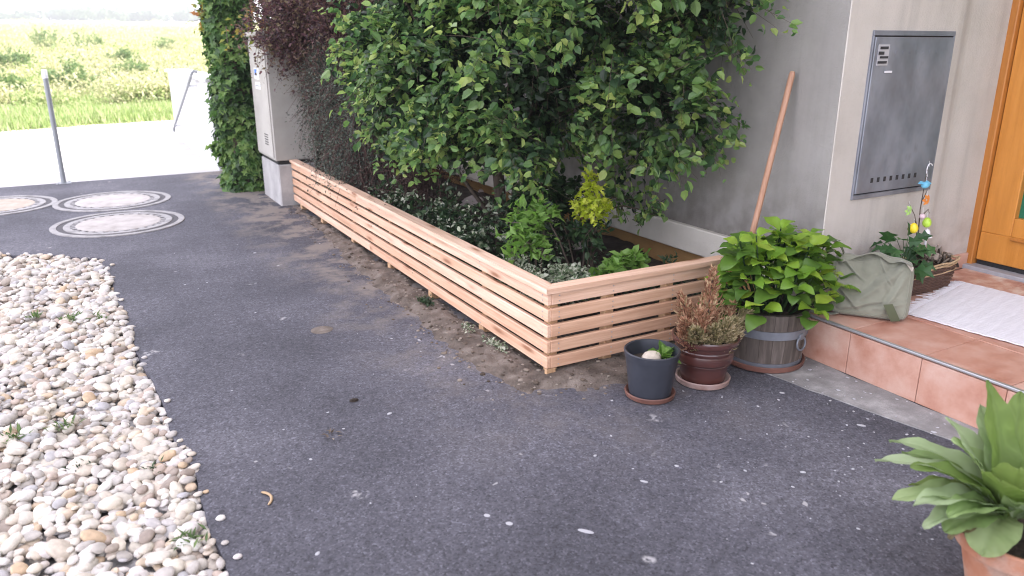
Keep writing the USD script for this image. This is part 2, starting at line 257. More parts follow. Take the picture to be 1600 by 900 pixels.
def LARCH(name, ax, stops, scale, detail, rough, stretch, bump, bscale, bdist):
    ks = (16, 3.2, 16) if ax == 'long' else (3.2, 16, 16)
    return mat(name, {'tc': ('texture_coordinate', {}), 'mp': ('mapping', {'scale': stretch}), 'mk': ('mapping', {'scale': ks, 'location': (scale * 3, scale * 5, scale)}),
        'wn': ('noise_texture', {'scale': 2.5, 'detail': 2.0}), 'wl': ('mix', {'mix_type': 'linear_light', 'fac': .25}),
        'n': ('noise_texture', {'scale': scale, 'detail': detail, 'roughness': .62, 'distortion': .4}), 'r': ('rgb_ramp', {'ramp': stops}),
        'v': ('voronoi_texture', {'scale': 1.0}), 'kr': ('rgb_ramp', {'ramp': [(.10, (1,) * 3), (.22, (.25,) * 3), (.34, (0,) * 3)]}), 'pk': ('rgb_ramp', {'ramp': [(.52, (0,) * 3), (.56, (1,) * 3)]}), 'km': ('mix', {'mix_type': 'multiply', 'fac': 1.0}),
        'fin': ('mix', {'color2': (.27, .125, .065)}), 'big': ('noise_texture', {'scale': 1.1, 'detail': 3.0}), 'br': ('rgb_ramp', {'ramp': [(.3, (.86, .82, .78)), (.7, (1.06, 1.06, 1.06))]}), 'bm': ('mix', {'mix_type': 'multiply', 'fac': 1.0}),
        'bn': ('noise_texture', {'scale': bscale, 'detail': 4.0}), 'bu': ('bump', {'strength': bump, 'distance': bdist}), 'p': ('principled_bsdf', {'roughness': rough})},
        [('tc.object', 'mp.vector'), ('tc.object', 'mk.vector'), ('mp.vector', 'n.vector'), ('n.fac', 'r.fac'), ('mk.vector', 'v.vector'), ('v.distance', 'kr.fac'), ('v.color', 'pk.fac'), ('kr.color', 'km.color1'), ('pk.color', 'km.color2'),
         ('r.color', 'bm.color1'), ('tc.object', 'big.vector'), ('big.fac', 'br.fac'), ('br.color', 'bm.color2'), ('bm.color', 'fin.color1'), ('km.color', 'fin.fac'), ('fin.color', 'p.base_color'), ('mp.vector', 'bn.vector'), ('bn.fac', 'bu.height'), ('bu.normal', 'p.normal')])
for i, (a, b) in enumerate([((.57, .35, .23), (.68, .455, .32)), ((.62, .40, .28), (.74, .52, .39)), ((.52, .31, .20), (.64, .415, .285)), ((.62, .42, .30), (.75, .555, .43))]):
    for ax, stv in (('long', (26, 1.0, 26)), ('short', (1.0, 26, 26))):
        LARCH(f'larch_{ax}_{i}', ax, [(.22, tuple(.80 * c for c in a)), (.42, a), (.62, b), (.8, tuple(min(.8, 1.06 * c) for c in b))], 1.6 + .2 * i, 7, rough=.62, stretch=stv, bump=.25, bscale=14, bdist=.002)
surf('post_wood', [(.3, (.36, .21, .11)), (.7, (.52, .34, .19))], 3, 6, rough=.7, stretch=(20, 20, 1.5), bump=.2, bscale=20)
surf('handle_wood', [(.3, (.29, .15, .09)), (.7, (.41, .235, .155))], 4, 5, rough=.5, stretch=(14, 14, 1.5))
surf('cut_wood', [(.3, (.5, .36, .22)), (.7, (.6, .45, .3))], 30)
for i, (a, b) in enumerate([((.075, .06, .05), (.15, .125, .11)), ((.085, .069, .058), (.17, .143, .125)), ((.068, .054, .044), (.135, .11, .095))]):
    surf(f'stave_{i}', [(.28, tuple(.6 * c for c in a)), (.48, a), (.7, b)], 3, 7, rough=.75, stretch=(14, 14, 1.2), bump=.4, bscale=30, bdist=.003)
surf('hoop_iron', [(.3, (.13, .14, .16)), (.7, (.22, .235, .265))], 9, rough=.5, metallic=.5)
surf('terracotta_saucer', [(.3, (.085, .036, .026)), (.7, (.15, .068, .050))], 12, rough=.55, bump=.15)
surf('brown_saucer', [(.35, (.20, .12, .10)), (.6, (.32, .24, .215))], 12, rough=.4)
surf('glazed_brown', [(.3, (.026, .009, .0075)), (.7, (.05, .018, .0145))], 5, rough=.22, spec=.6, coat=.8)
surf('anthracite_pot', [(.3, (.016, .018, .024)), (.7, (.027, .030, .038))], 10, rough=.42, bump=.1)
surf('clay_pot', [(.27, (.33, .12, .06)), (.45, (.38, .17, .10)), (.58, (.38, .24, .18)), (.74, (.46, .36, .30))], 8, 8, rough=.85, bump=.4, bscale=70)
surf('canvas', [(.3, (.15, .155, .115)), (.7, (.21, .215, .165))], 7, 6, rough=.95, bump=.35, bscale=420, bdist=.002, sheen=.2)
surf('canvas_dark', [(.3, (.05, .06, .03)), (.7, (.075, .085, .045))], 6, rough=.95, bump=.3, bscale=400, bdist=.002)
surf('wicker_dark', [(.3, (.045, .022, .016)), (.7, (.10, .055, .038))], 30, rough=.6)
surf('wicker_pale', [(.3, (.33, .22, .12)), (.7, (.48, .35, .21))], 30, rough=.65)
surf('rug_white', [(.3, (.70, .69, .72)), (.7, (.82, .81, .84))], 3, 5, rough=.97, stretch=(3, 40, 3), bump=.7, bscale=60, bdist=.005)
surf('mat_cream', [(.3, (.62, .55, .38)), (.7, (.76, .70, .54))], 20, rough=.95, bump=.4)
for i, (a, b, c) in enumerate([((.33, .14, .092), (.44, .245, .18), (.51, .345, .28)), ((.35, .16, .105), (.46, .27, .205), (.52, .365, .295)), ((.31, .125, .082), (.42, .225, .165), (.50, .325, .26))]):
    surf(f'terracotta_tile_{i}', [(.3, a), (.5, b), (.72, c)], 6.5, 7, rough=.45, bump=.15, bscale=40, rvar=.08)
surf('door_tile', [(.3, (.30, .13, .09)), (.5, (.46, .27, .20)), (.66, (.58, .48, .40))], 11, 4, rough=.5)
surf('grout', [(.3, (.34, .24, .20)), (.7, (.42, .31, .27))], 30, rough=.95)
surf('threshold_stone', [(.3, (.24, .245, .26)), (.7, (.33, .335, .35))], 20, rough=.5)
surf('bark', [(.3, (.045, .033, .024)), (.7, (.12, .092, .07))], 14, 6, rough=.9, stretch=(3, 3, .6), bump=.7, bscale=40)
surf('bark_red', [(.3, (.05, .026, .022)), (.7, (.12, .07, .06))], 14, 6, rough=.9)
surf('cast_iron', [(.3, (.15, .145, .14)), (.5, (.28, .27, .265)), (.7, (.36, .35, .34))], 9, rough=.6, bump=.3)
surf('cover_concrete', [(.28, (.30, .27, .245)), (.45, (.42, .39, .365)), (.7, (.52, .49, .465))], 7, rough=.85, bump=.4, bscale=90)
surf('cover_concrete_brown', [(.3, (.34, .28, .22)), (.7, (.48, .42, .35))], 10, rough=.85, bump=.4, bscale=90)
plain('cast_dark', (.07, .066, .07), .8)
PEB = [(.57, .53, .46), (.65, .63, .585), (.50, .44, .36), (.42, .39, .355), (.39, .38, .38), (.50, .37, .24), (.60, .55, .455), (.28, .23, .19), (.57, .53, .50), (.48, .39, .325)]
for i, c in enumerate(PEB):
    surf(f'pebble_{i}', [(.3, tuple(.8 * x for x in c)), (.7, tuple(min(.8, 1.1 * x) for x in c))], 55, 4, rough=.7)
mat('pebble_mix', {'g': ('attribute', {'attribute': 'tone'}), 'r': ('rgb_ramp', {'ramp': [((i + .5) / 16, c) for i, c in enumerate([PEB[j] for j in (1, 8, 1, 0, 6, 3, 2, 8, 4, 0, 9, 7, 6, 5, 1, 3)])], 'interpolate': True}),
    'tc': ('texture_coordinate', {}), 'n': ('noise_texture', {'scale': 55.0, 'detail': 4.0}), 'q': ('rgb_ramp', {'ramp': [(.3, (.8,) * 3), (.7, (1.1,) * 3)]}), 'x': ('mix', {'mix_type': 'multiply', 'fac': 1.0}), 'p': ('principled_bsdf', {'roughness': .7})},
    [('g.fac', 'r.fac'), ('tc.object', 'n.vector'), ('n.fac', 'q.fac'), ('r.color', 'x.color1'), ('q.color', 'x.color2'), ('x.color', 'p.base_color')])
leaf_mat('shaded_inner_leaf', [(.010, .022, .010), (.024, .050, .022), (.045, .085, .036)], .25)  # darker bush leaf: shade inside the crown put into the colour
leaf_mat('bush_leaf', [(.020, .043, .021), (.053, .112, .042), (.103, .19, .064), (.175, .27, .09)], .33, .36)
leaf_mat('bush_tip', [(.075, .16, .052), (.145, .26, .075), (.225, .345, .10), (.32, .40, .125)], .45, cl_scale=3.0)
leaf_mat('ivy_leaf', [(.026, .058, .018), (.06, .13, .036), (.11, .21, .055), (.19, .29, .085)], .35)
leaf_mat('purple_leaf', [(.04, .02, .026), (.085, .038, .046), (.15, .07, .07), (.16, .125, .07)], .25)
leaf_mat('juniper_leaf', [(.03, .042, .032), (.065, .086, .066), (.11, .14, .105), (.14, .155, .12)], .15, .6)
leaf_mat('brown_twigs', [(.022, .014, .011), (.045, .028, .022), (.07, .045, .035)], .1, .8)
leaf_mat('fresh_leaf', [(.085, .18, .03), (.13, .25, .045), (.19, .32, .08)], .45)
leaf_mat('yellow_leaf', [(.34, .42, .03), (.46, .54, .05), (.56, .60, .10)], .45)
leaf_mat('variegated_leaf', [(.06, .11, .055), (.13, .19, .10), (.34, .38, .27), (.5, .52, .42)], .25, cl_scale=1)
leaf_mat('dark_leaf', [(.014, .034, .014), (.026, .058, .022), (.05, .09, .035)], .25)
leaf_mat('shoot_leaf', [(.16, .20, .03), (.26, .27, .05), (.30, .13, .05)], .4)
for i, c in enumerate([[(.11, .22, .022), (.15, .28, .032)], [(.17, .30, .028), (.22, .35, .04)], [(.24, .37, .04), (.30, .42, .055)], [(.065, .14, .022), (.10, .19, .03)]]):
    leaf_mat(f'hydrangea_leaf_{i}', c, .35, .4, 9.0)
for i, c in enumerate([[(.17, .26, .085), (.22, .32, .115), (.28, .37, .16)], [(.25, .34, .16), (.31, .40, .21), (.37, .45, .27)], [(.13, .20, .045), (.17, .25, .06), (.21, .29, .085)]]):
    leaf_mat(f'felt_leaf_{i}', c, .35, .6, 14.0)
leaf_mat('felt_leaf_brown', [(.16, .13, .07), (.22, .17, .09)], .2)
leaf_mat('basket_leaf', [(.02, .065, .018), (.035, .10, .028), (.055, .135, .04)], .25)
leaf_mat('dry_needle', [(.24, .12, .07), (.37, .20, .12), (.48, .29, .185), (.43, .33, .19)], .2, .8, 6)
leaf_mat('dry_needle_pale', [(.18, .17, .075), (.30, .25, .13), (.46, .38, .24)], .2, .8, 6)
leaf_mat('grass_blade', [(.13, .20, .055), (.19, .26, .085), (.26, .32, .13), (.33, .34, .19)], .4, .5, .3)
leaf_mat('meadow_leaf', [(.17, .19, .08), (.26, .28, .13), (.36, .36, .20), (.45, .42, .28)], .4, .6, .12)
leaf_mat('field_shrub_leaf', [(.07, .12, .04), (.10, .16, .055), (.15, .21, .075)], .35, .6, 1.0)
leaf_mat('far_tree_leaf', [(.028, .055, .02), (.045, .08, .028), (.07, .10, .04)], .2, .7, .05)
leaf_mat('dry_litter', [(.06, .045, .032), (.13, .10, .075), (.20, .165, .13), (.27, .23, .19)], .1, .9, 12)

# ================================================================== the setting
GRAVEL = Polygon([(0.015, 5.84), (0.05, 5.2), (0.077, 4.154), (0.115, 3.6), (0.147, 3.125), (0.171, 2.556), (0.188, 1.94), (0.20, 1.0), (0.20, -2.0), (-3.2, -2.0), (-3.2, 7.9), (-0.6, 6.28), (-.25, 6.05)])
def wobble(poly, amp, seed, step=.04):
    b = poly.exterior; n = int(b.length / step); P = np.array([b.interpolate(i / n, normalized=True).coords[0] for i in range(n)])
    q = np.column_stack([P * 6, np.full(n, 0.0)])
    return Polygon(P + amp * np.column_stack([meshkit.fbm(q, 3, seed) - .5, meshkit.fbm(q, 3, seed + 9) - .5]) * 2).buffer(0)
gravel_edge = wobble(GRAVEL, .018, 3)
def verge_y(x): return np.interp(x, [-60, -10, -1.147, 1.708, 8, 60], [12.5, 13.4, 15.81, 16.79, 18.0, 18.5])
def terrain(x, y):
    d = y - verge_y(x); r = np.clip(y - 20, 0, None)
    base = np.where(d < 0, -.06, np.minimum(.03, -.06 + d * .35))
    hill = .0305 * r * np.clip(r / 30, 0, 1) ** .6; hill = np.where(y > 355, .0305 * 335 + (y - 355) * .004, hill)
    p = np.stack([x * .11, y * .11, 0 * x], -1)
    return base + hill + np.clip(d / 6, 0, 1) * (meshkit.fbm(p, 3, 5) - .5) * .5
ys = np.concatenate([[-60, -8, 0, 8], np.linspace(11, 26, 46), 26 + np.geomspace(1, 900, 70)])
xs = np.concatenate([-np.geomspace(900, 12, 40), np.linspace(-11, 11, 45), np.geomspace(12, 900, 40)])
X, Y = np.meshgrid(xs, ys, indexing='ij'); ii = np.arange(X.size).reshape(X.shape)
a, b, c, d = ii[:-1, :-1].ravel(), ii[1:, :-1].ravel(), ii[1:, 1:].ravel(), ii[:-1, 1:].ravel()
obj('ground', trimesh.Trimesh(np.stack([X, Y, terrain(X, Y)], -1).reshape(-1, 3), np.vstack([np.column_stack([a, b, c]), np.column_stack([a, c, d])]), process=False), MAT['meadow_soil'], smooth=True, kind='structure')

asph = Polygon([(-14, -6), (6, -6), (6, 9.3), (1.45, 9.46), (-.2, 9.43), (-.78, 9.42), (-14, 9.2)]).difference(gravel_edge)
obj('asphalt_drive', poly_mesh(asph, -.05, .05), MAT['asphalt_look'], kind='structure')
road = Polygon([(-60, 9.2), (-14, 9.204), (-.78, 9.424), (-.2, 9.434), (1.45, 9.464), (6, 9.304), (60, 9.3)] + [(x, float(verge_y(x))) for x in (60, 8, 1.708, -1.147, -10, -60)])
obj('concrete_road', poly_mesh(road, -.05, .046), MAT['pale_concrete'], kind='structure')
# pale concrete strip along the step
strip = wobble(Polygon([(2.44, 2.66), (2.53, 2.16), (2.60, 1.75), (2.665, 1.42), (2.72, 1.0), (2.78, .2), (2.8, -3), (2.83, -3), (2.83, 2.36), (3.0, 2.36), (3.0, 2.66)]), .012, 21)
obj('concrete_strip', poly_mesh(strip, -.02, .0245), MAT['grey_concrete'], kind='structure')

# gravel bed: soil, the 300 nearest pebbles one by one, all others in one
gb = thing('gravel_bed', kind='structure')
obj('bed_base', poly_mesh(GRAVEL.buffer(.03), -.04), MAT['grey_concrete'], gb)
_ico = trimesh.creation.icosphere(subdivisions=1); PV, PF = np.array(_ico.vertices), np.array(_ico.faces)
shapes = []
for k in range(10):
    s = 1 + .34 * (meshkit.noise(PV * 1.3 + 7 * k, k) - .5) + .16 * (meshkit.noise(PV * 2.9 + 3 * k, k + 50) - .5); shapes.append(PV * s[:, None])
view = Polygon([(-1.75, 7.2), (-.2, 6.4), (.2, 6.0), (.32, 1.5), (-.6, 1.5), (-1.0, 2.4)])
cand = []
cell = .032
gx, gy = np.meshgrid(np.arange(-1.6, .22, cell), np.arange(1.5, 7.2, cell), indexing='ij')
q = np.column_stack([gx.ravel(), gy.ravel()]) + rng.uniform(-.012, .012, (gx.size, 2)); q[:, 0] += (np.arange(len(q)) % 2) * .004
for layer, (zz, keep) in enumerate(((-.022, 1.0), (.000, .46))):
    sel = q if layer == 0 else q[rng.random(len(q)) < keep] + rng.uniform(-.015, .015, (0, 2)) if False else (q if layer == 0 else q[rng.random(len(q)) < keep])
    cand.append(np.column_stack([sel, np.full(len(sel), zz)]))
cand = np.vstack(cand)
inside = shapely.contains_xy(gravel_edge.buffer(.004).intersection(view), cand[:, 0], cand[:, 1])
cand = cand[inside]
np_ = len(cand)
size = np.clip(rng.lognormal(math.log(.0188), .34, np_), .008, .036)
asp = np.column_stack([rng.uniform(.95, 1.45, np_), rng.uniform(.75, 1.05, np_), rng.uniform(.45, .75, np_)])
edge_h = np.clip(meshkit.fbm(np.column_stack([cand[:, :2] * 2.2, np.zeros(np_)]), 2, 4) - .5, -.3, .3) * .03
def pebble(i):
    v = shapes[i % 10] * asp[i] * size[i]
    R = trimesh.transformations.euler_matrix(rng.uniform(-.45, .45), rng.uniform(-.45, .45), rng.uniform(0, 6.28))[:3, :3]
    return v @ R.T + cand[i] + [0, 0, edge_h[i] + rng.uniform(-.004, .010)]
dist = np.linalg.norm(cand - EYE, axis=1) / size
order = np.argsort(np.where(cand[:, 2] > -.01, dist, 1e9))
near, rest = order[:290], order[290:]
for i in near:
    obj('pebble', trimesh.Trimesh(pebble(i), PF, process=False), MAT[f'pebble_{rng.choice(10, p=[.17, .19, .10, .09, .08, .05, .13, .04, .11, .04])}'], gb, smooth=True)
for (u, v, s_, k) in [(262, 628, .011, 0), (282, 690, .009, 6), (300, 712, .012, 2), (226, 560, .010, 8), (345, 812, .012, 1), (352, 850, .009, 3), (190, 470, .012, 0), (322, 770, .008, 5), (372, 872, .010, 8), (176, 415, .012, 2)]:
    obj('pebble', trimesh.Trimesh(shapes[k] * [s_ * 1.3, s_, s_ * .7] + gz(u, v) + [0, 0, s_ * .55], PF, process=False), MAT[f'pebble_{k}'], gb, smooth=True)
V = np.vstack([pebble(i) for i in rest]); F = (np.arange(len(rest))[:, None, None] * len(PV) + PF[None]).reshape(-1, 3)
obj('loose_pebbles', trimesh.Trimesh(V, F, process=False), MAT['pebble_mix'], gb, smooth=True, kind='stuff')

# planting bed behind the fence and the dug-up strip in front of it
obj('planting_bed', grid(1.60, 3.0, 2.60, 9.3, 60, 220, lambda x, y: -.03 + np.clip((x - 1.70) * .9, 0, 1) * np.clip((y - 2.70) * .9, 0, 1) * 1.0 * (.0 + .07 * (np.clip((x - 1.70) / .12, 0, 1))) * 3 * .6 + np.clip((x - 1.69) / .15, 0, 1) * np.clip((y - 2.69) / .15, 0, 1) * (.055 + .05 * meshkit.fbm(np.stack([x * 5, y * 5, 0 * x], -1), 4, 31))), MAT['bed_soil'], smooth=True, kind='structure')
dline = Polygon([(1.70, 7.05), (1.56, 6.9), (1.55, 6.3), (1.49, 5.4), (1.44, 4.6), (1.41, 3.9), (1.40, 3.3), (1.415, 2.8), (1.50, 2.56), (1.68, 2.45), (1.95, 2.40), (2.4, 2.42), (2.62, 2.5), (2.62, 2.75), (1.72, 2.75)])
dline_o = wobble(dline.buffer(-.022), .05, 41)
def dirt_h(x, y):
    P = shapely.points(x.ravel(), y.ravel()); dd = np.where(shapely.contains(dline_o, P), 1, -1) * shapely.distance(dline_o.exterior, P)
    n = meshkit.fbm(np.stack([x * 14, y * 14, 0 * x], -1), 4, 51)
    return np.clip(dd.reshape(x.shape) * .35, -.03, .022) + (n - .5) * .030 - .002
obj('soil_strip', cat_([grid(1.30, 1.76, 2.30, 7.1, 70, 480, dirt_h), grid(1.76, 2.72, 2.30, 2.80, 120, 60, dirt_h)]), MAT['dry_soil'], smooth=True, kind='structure')
# crumbs of earth, grit and litter along the strip and by the step
pts = []
while len(pts) < 1100:
    x, y = rng.uniform(1.2, 2.7), rng.uniform(2.15, 7.0); dd = dline_o.distance(Point(x, y))
    if rng.random() < math.exp(-dd / .05) and not (x > 1.75 and y > 2.75): pts.append((x, y, max(0, float(dirt_h(np.array([[x]]), np.array([[y]]))[0, 0]))))
pts = np.array(pts); sz = np.clip(rng.lognormal(math.log(.0046), .45, len(pts)), .002, .012)
V = np.vstack([shapes[i % 10] * s * [1.3, 1, .55] @ trimesh.transformations.rotation_matrix(rng.uniform(0, 6), (0, 0, 1))[:3, :3].T + p + [0, 0, s * .2] for i, (p, s) in enumerate(zip(pts, sz))])
obj('soil_crumbs', trimesh.Trimesh(V, (np.arange(len(pts))[:, None, None] * len(PV) + PF[None]).reshape(-1, 3), process=False), MAT['dry_litter'], smooth=True, kind='stuff', label='loose crumbs of earth and grit along the slatted fence', cat='soil crumbs')
g2 = np.column_stack([rng.normal(2.3, .36, 130), rng.normal(1.65, .5, 130)]); g2 = g2[(g2[:, 0] < 2.8)]
g3 = np.column_stack([rng.uniform(2.5, 2.82, 60), rng.uniform(.9, 2.3, 60)]); g4 = np.column_stack([rng.uniform(.3, 2.4, 90), rng.uniform(1.2, 6, 90)])
pts = np.vstack([g2, g3, g4]); sz = np.clip(rng.lognormal(math.log(.0026), .5, len(pts)), .0012, .008)
V = np.vstack([shapes[i % 10] * s * [1.5, 1, .35] @ trimesh.transformations.rotation_matrix(rng.uniform(0, 6), (0, 0, 1))[:3, :3].T + [*p, .005 if p[0] > 2.5 else .001] for i, (p, s) in enumerate(zip(pts, sz))])
obj('mortar_crumbs', trimesh.Trimesh(V, (np.arange(len(pts))[:, None, None] * len(PV) + PF[None]).reshape(-1, 3), process=False), MAT['old_paint'], smooth=True, kind='stuff', label='white mortar crumbs scattered over the asphalt by the step', cat='crumbs')

# ================================================================== house
house = thing('house', 'house with grey and beige rendered walls and an orange wooden door', 'house')
XW, YC, XD, TOP = 3.0, 2.37, 4.30, 6.3  # house height and far end, out of view, are sized to shade the courtyard
obj('side_wall', cat_([box(XW, 3.7, YC + .0045, 9.0, .3, TOP), box(3.7, 9, YC + .12, 8.999, .301, TOP - .001)]), MAT['stucco_grey'], house)
obj('plinth', box(XW + .012, 9, YC + .12, 8.99, -.05, .30), MAT['stucco_ochre'], house)
obj('plinth_trim', cbox(XW - .035, XW + .03, 2.62, 8.98, .262, .412, .006), MAT['cream_trim'], house)
pw = Polygon([(XW + .002, YC + .25), (XW + .002, YC + .004), (XW + .005, YC), (3.79, YC), (3.83, YC + .003), (3.88, YC + .014), (3.91, YC + .018), (3.95, YC + .019), (XD + .2, YC + .020), (XD + .2, YC + .25)])
obj('porch_wall', poly_mesh(pw, .0, TOP), MAT['stucco_beige'], house)
DY0, DY1, DT = YC + .055, 1.16, 2.35     # door opening from the inner corner
obj('door_wall', cat_([box(XD, 9, -9, DY1, -.05, TOP), box(XD, 9, DY1, YC + .05, DT, TOP - .003), box(XD + .25, 9, DY1, YC + .05, -.05, DT)]), MAT['stucco_beige'], house)
obj('roof', cat_([box(XW - .5, 9.4, YC - .3, 9.4, TOP, TOP + .25), box(XD - .5, 9.4, -9.4, YC - .3, TOP + .003, TOP + .25)]), MAT['stucco_grey'], house)  # out of view, tops the block that shades the courtyard
for k in range(3):
    obj('skirting_tile', cbox(3.15 + k * .32, 3.15 + k * .32 + .315, YC - .014, YC + .05, .21, .295, .003), MAT[f'terracotta_tile_{k}'], house)
obj('skirting_tile', cbox(4.11, XD - .06, YC + .005, YC + .075, .21, .295, .003), MAT['terracotta_tile_1'], house)
# front door
door = obj('door', cat_([cbox(XD - .03, XD + .06, DY1 + .09, DY0 - .075, .262, .42, .004), cbox(XD - .03, XD + .06, DY0 - .235, DY0 - .075, .42, DT - .06, .004), cbox(XD - .03, XD + .06, DY1 + .09, DY1 + .25, .42, DT - .06, .004),
    cbox(XD - .029, XD + .059, DY1 + .25, DY0 - .235, .42, .522, .004), cbox(XD - .029, XD + .059, DY1 + .25, DY0 - .235, 2.1, DT - .06, .004), cbox(XD - .029, XD + .059, DY1 + .25, DY0 - .235, 1.12, 1.20, .004)]), MAT['orange_wood'], house)
obj('door_frame', cat_([cbox(XD - .06, XD + .07, DY0 - .072, DY0, .225, DT, .005), cbox(XD - .06, XD + .07, DY1, DY1 + .087, .225, DT, .005), cbox(XD - .059, XD + .069, DY1 + .087, DY0 - .072, DT - .057, DT, .005)]), MAT['orange_frame'], house)
obj('glass_pane', cat_([box(XD + .01, XD + .03, DY1 + .25, DY0 - .235, .522, 1.12)]), MAT['green_glass'], door)
obj('glass_pane', cat_([box(XD + .01, XD + .03, DY1 + .25, DY0 - .235, 1.20, 2.1)]), MAT['green_glass'], door)
obj('rain_bar', cbox(XD - .045, XD - .03, DY1 + .2, DY0 - .24, .405, .418, .003), MAT['orange_frame'], door)
obj('threshold', cbox(XD - .10, XD + .08, DY1, DY0 - .004, .208, .236, .004), MAT['threshold_stone'], house)
obj('threshold_gap', box(XD - .02, XD + .05, DY1 + .1, DY0 - .08, .236, .262), MAT['dark_gap'], house)
# metal meter panel let into the porch wall
P0, P1, Q0, Q1 = 3.165, 3.765, .695, 1.462
panel = obj('meter_panel', cbox(P0 + .012, P1 - .012, YC - .014, YC + .02, Q0 + .028, Q1 - .028, .003), MAT['zinc_panel'], house, label='grey zinc sheet panel set in the porch wall')
obj('panel_frame', cat_([cbox(P0, P1, YC - .010, YC + .02, Q1 - .022, Q1, .002), cbox(P0, P1, YC - .010, YC + .02, Q0, Q0 + .022, .002), cbox(P0, P0 + .009, YC - .010, YC + .02, Q0 + .022, Q1 - .022, .002), cbox(P1 - .009, P1, YC - .010, YC + .02, Q0 + .022, Q1 - .022, .002)]), MAT['zinc_panel'], panel)
obj('shadow_gap', box(P0 + .009, P1 - .009, YC - .004, YC + .015, Q0 + .022, Q1 - .022), MAT['dark_gap'], panel)  # near-black sheet paints the shade between panel and frame
yy = YC - .0145
obj('emblem_plate', box(P0 + .035, P0 + .11, yy - .002, yy + .004, Q1 - .152, Q1 - .06), MAT['old_paint'], panel)
for k, (z0, h, x0, x1) in enumerate(((.075, .012, .045, .100), (.098, .014, .038, .075), (.116, .010, .050, .105), (.138, .011, .038, .100))):
    obj('emblem_bar', box(P0 + x0, P0 + x1, yy - .0045, yy, Q1 - z0 - h / 2, Q1 - z0 + h / 2), MAT['black_print'], panel)
obj('emblem_mark', box(P0 + .10, P0 + .150, yy - .0025, yy + .004, Q1 - .185, Q1 - .176), MAT['white_print'], panel)
for k in range(8):
    obj('vent_slot', box(P0 + .11 + k * .047, P0 + .128 + k * .047, yy - .0005, yy + .004, Q0 + .075, Q0 + .098), MAT['black_print'], panel)
for k in range(7):
    obj('vent_slot', box(P0 + .16 + k * .05, P0 + .172 + k * .05, yy - .0005, yy + .004, Q1 - .10, Q1 - .085), MAT['zinc_panel'], panel)

# ------------------------------------------------------------------ tiled step
step = thing('porch_step', kind='structure')
obj('step_core', box(2.842, XD + .02, -3, YC + .05, -.04, .198), MAT['grout'], step)
ty = [2.362 - .335 * k for k in range(12)]
xs_ = [2.846, 3.20, 3.57, 3.94]
for j in range(11):
    obj('riser_tile', cbox(2.83, 2.846, ty[j + 1] + .0012, ty[j] - .0012, .004, .196, .002), MAT[f'terracotta_tile_{rng.integers(3)}'], step)
    for i in range(3):
        obj('floor_tile', cbox(xs_[i] + .002, xs_[i + 1] - .002, ty[j + 1] + .0012, ty[j] - .0012, .196, .21 + rng.uniform(-.0006, .0006), .002), MAT[f'terracotta_tile_{rng.integers(3)}'], step)
    obj('door_tile', cbox(3.944, 4.20, ty[j + 1] + .002, ty[j] - .002, .20, .216, .002), MAT['door_tile'], step)
obj('edge_strip', cbox(2.8275, 2.8465, -1.4, 2.36, .203, .2125, .002), MAT['steel'], step)

# ------------------------------------------------------------------ manhole covers
def manhole(label, loc, group, cmat):
    t = thing('manhole_cover', label, 'manhole cover', loc, group=group)
    def ring(r0, r1, z0, z1): return lathe([(r0, z0), (r1, z0), (r1, z1 - .002), (r1 - .003, z1), (r0 + .003, z1), (r0, z1 - .002), (r0, z0)], 72)
    obj('frame_ring', ring(.452, .50, -.02, .008), MAT['cast_iron'], t, smooth=30)
    obj('frame_groove', ring(.405, .452, -.02, .003), MAT['cast_dark'], t, smooth=30)
    obj('cover_ring', ring(.355, .405, -.02, .008), MAT['cast_iron'], t, smooth=30)
    obj('notch_floor', ring(.315, .355, -.02, .003), MAT['cast_dark'], t, smooth=30)
    for k in range(28):
        w = box(.314, .357, -.018, .018, -.01, .007); w.apply_transform(trimesh.transformations.rotation_matrix(k * 2 * math.pi / 28, (0, 0, 1))); obj('tooth', w, MAT['cast_iron'], t)
    obj('concrete_disc', lathe([(0, -.02), (.318, -.02), (.318, .005), (.312, .009), (.15, .010), (0, .010)], 64), MAT[cmat], t, smooth=30)
    return t
manhole('round concrete manhole cover nearest to the white gravel bed', (.19, 6.975, 0), 'manhole covers in the asphalt', 'cover_concrete')
manhole('round concrete manhole cover nearest to the ivy, behind the front one', (.20, 8.05, 0), 'manhole covers in the asphalt', 'cover_concrete')
manhole('browner round manhole cover cut off by the left edge of the picture', (-.755, 8.3, 0), 'manhole covers in the asphalt', 'cover_concrete_brown')

# ------------------------------------------------------------------ bollard, white wall, cabinet
t = thing('bollard', 'slim grey metal post standing at the edge of the asphalt', 'bollard', (-.204, 9.38, 0))
obj('tube', lathe([(0, .008), (.025, .008), (.025, 1.075), (0, 1.075)], 24), MAT['bollard_grey'], t, smooth=30)
obj('cap', lathe([(0, 1.075), (.026, 1.075), (.027, 1.085), (.027, 1.15), (.022, 1.163), (0, 1.166)], 24), MAT['white_plastic'], t, smooth=30)
obj('base_plate', cbox(-.07, .07, -.07, .07, 0, .008, .002), MAT['bollard_grey'], t)
for sx in (-1, 1):
    obj('bolt', lathe([(0, .008), (.009, .008), (.009, .018), (0, .019)], 6, (sx * .052, sx * .052, 0)), MAT['steel'], t)
t = thing('stair_wall', 'low white rendered wall with a sloping handrail beside the road', 'wall')
obj('wall', box(1.38, 1.62, 9.47, 13.55, -.05, 1.0), MAT['white_render'], t)
obj('coping', cbox(1.33, 1.67, 9.43, 13.6, 1.0, 1.035, .006), MAT['white_render'], t)
h0, h1 = np.array([1.29, 10.15, 1.07]), np.array([1.29, 12.85, .20])
rail = obj('handrail', tube([h0 + [.07, -.02, .02], h0 + [.02, -.01, .03], h0, h1, h1 + [.0, .05, -.06]], .02, 8), MAT['bollard_grey'], t, smooth=40)
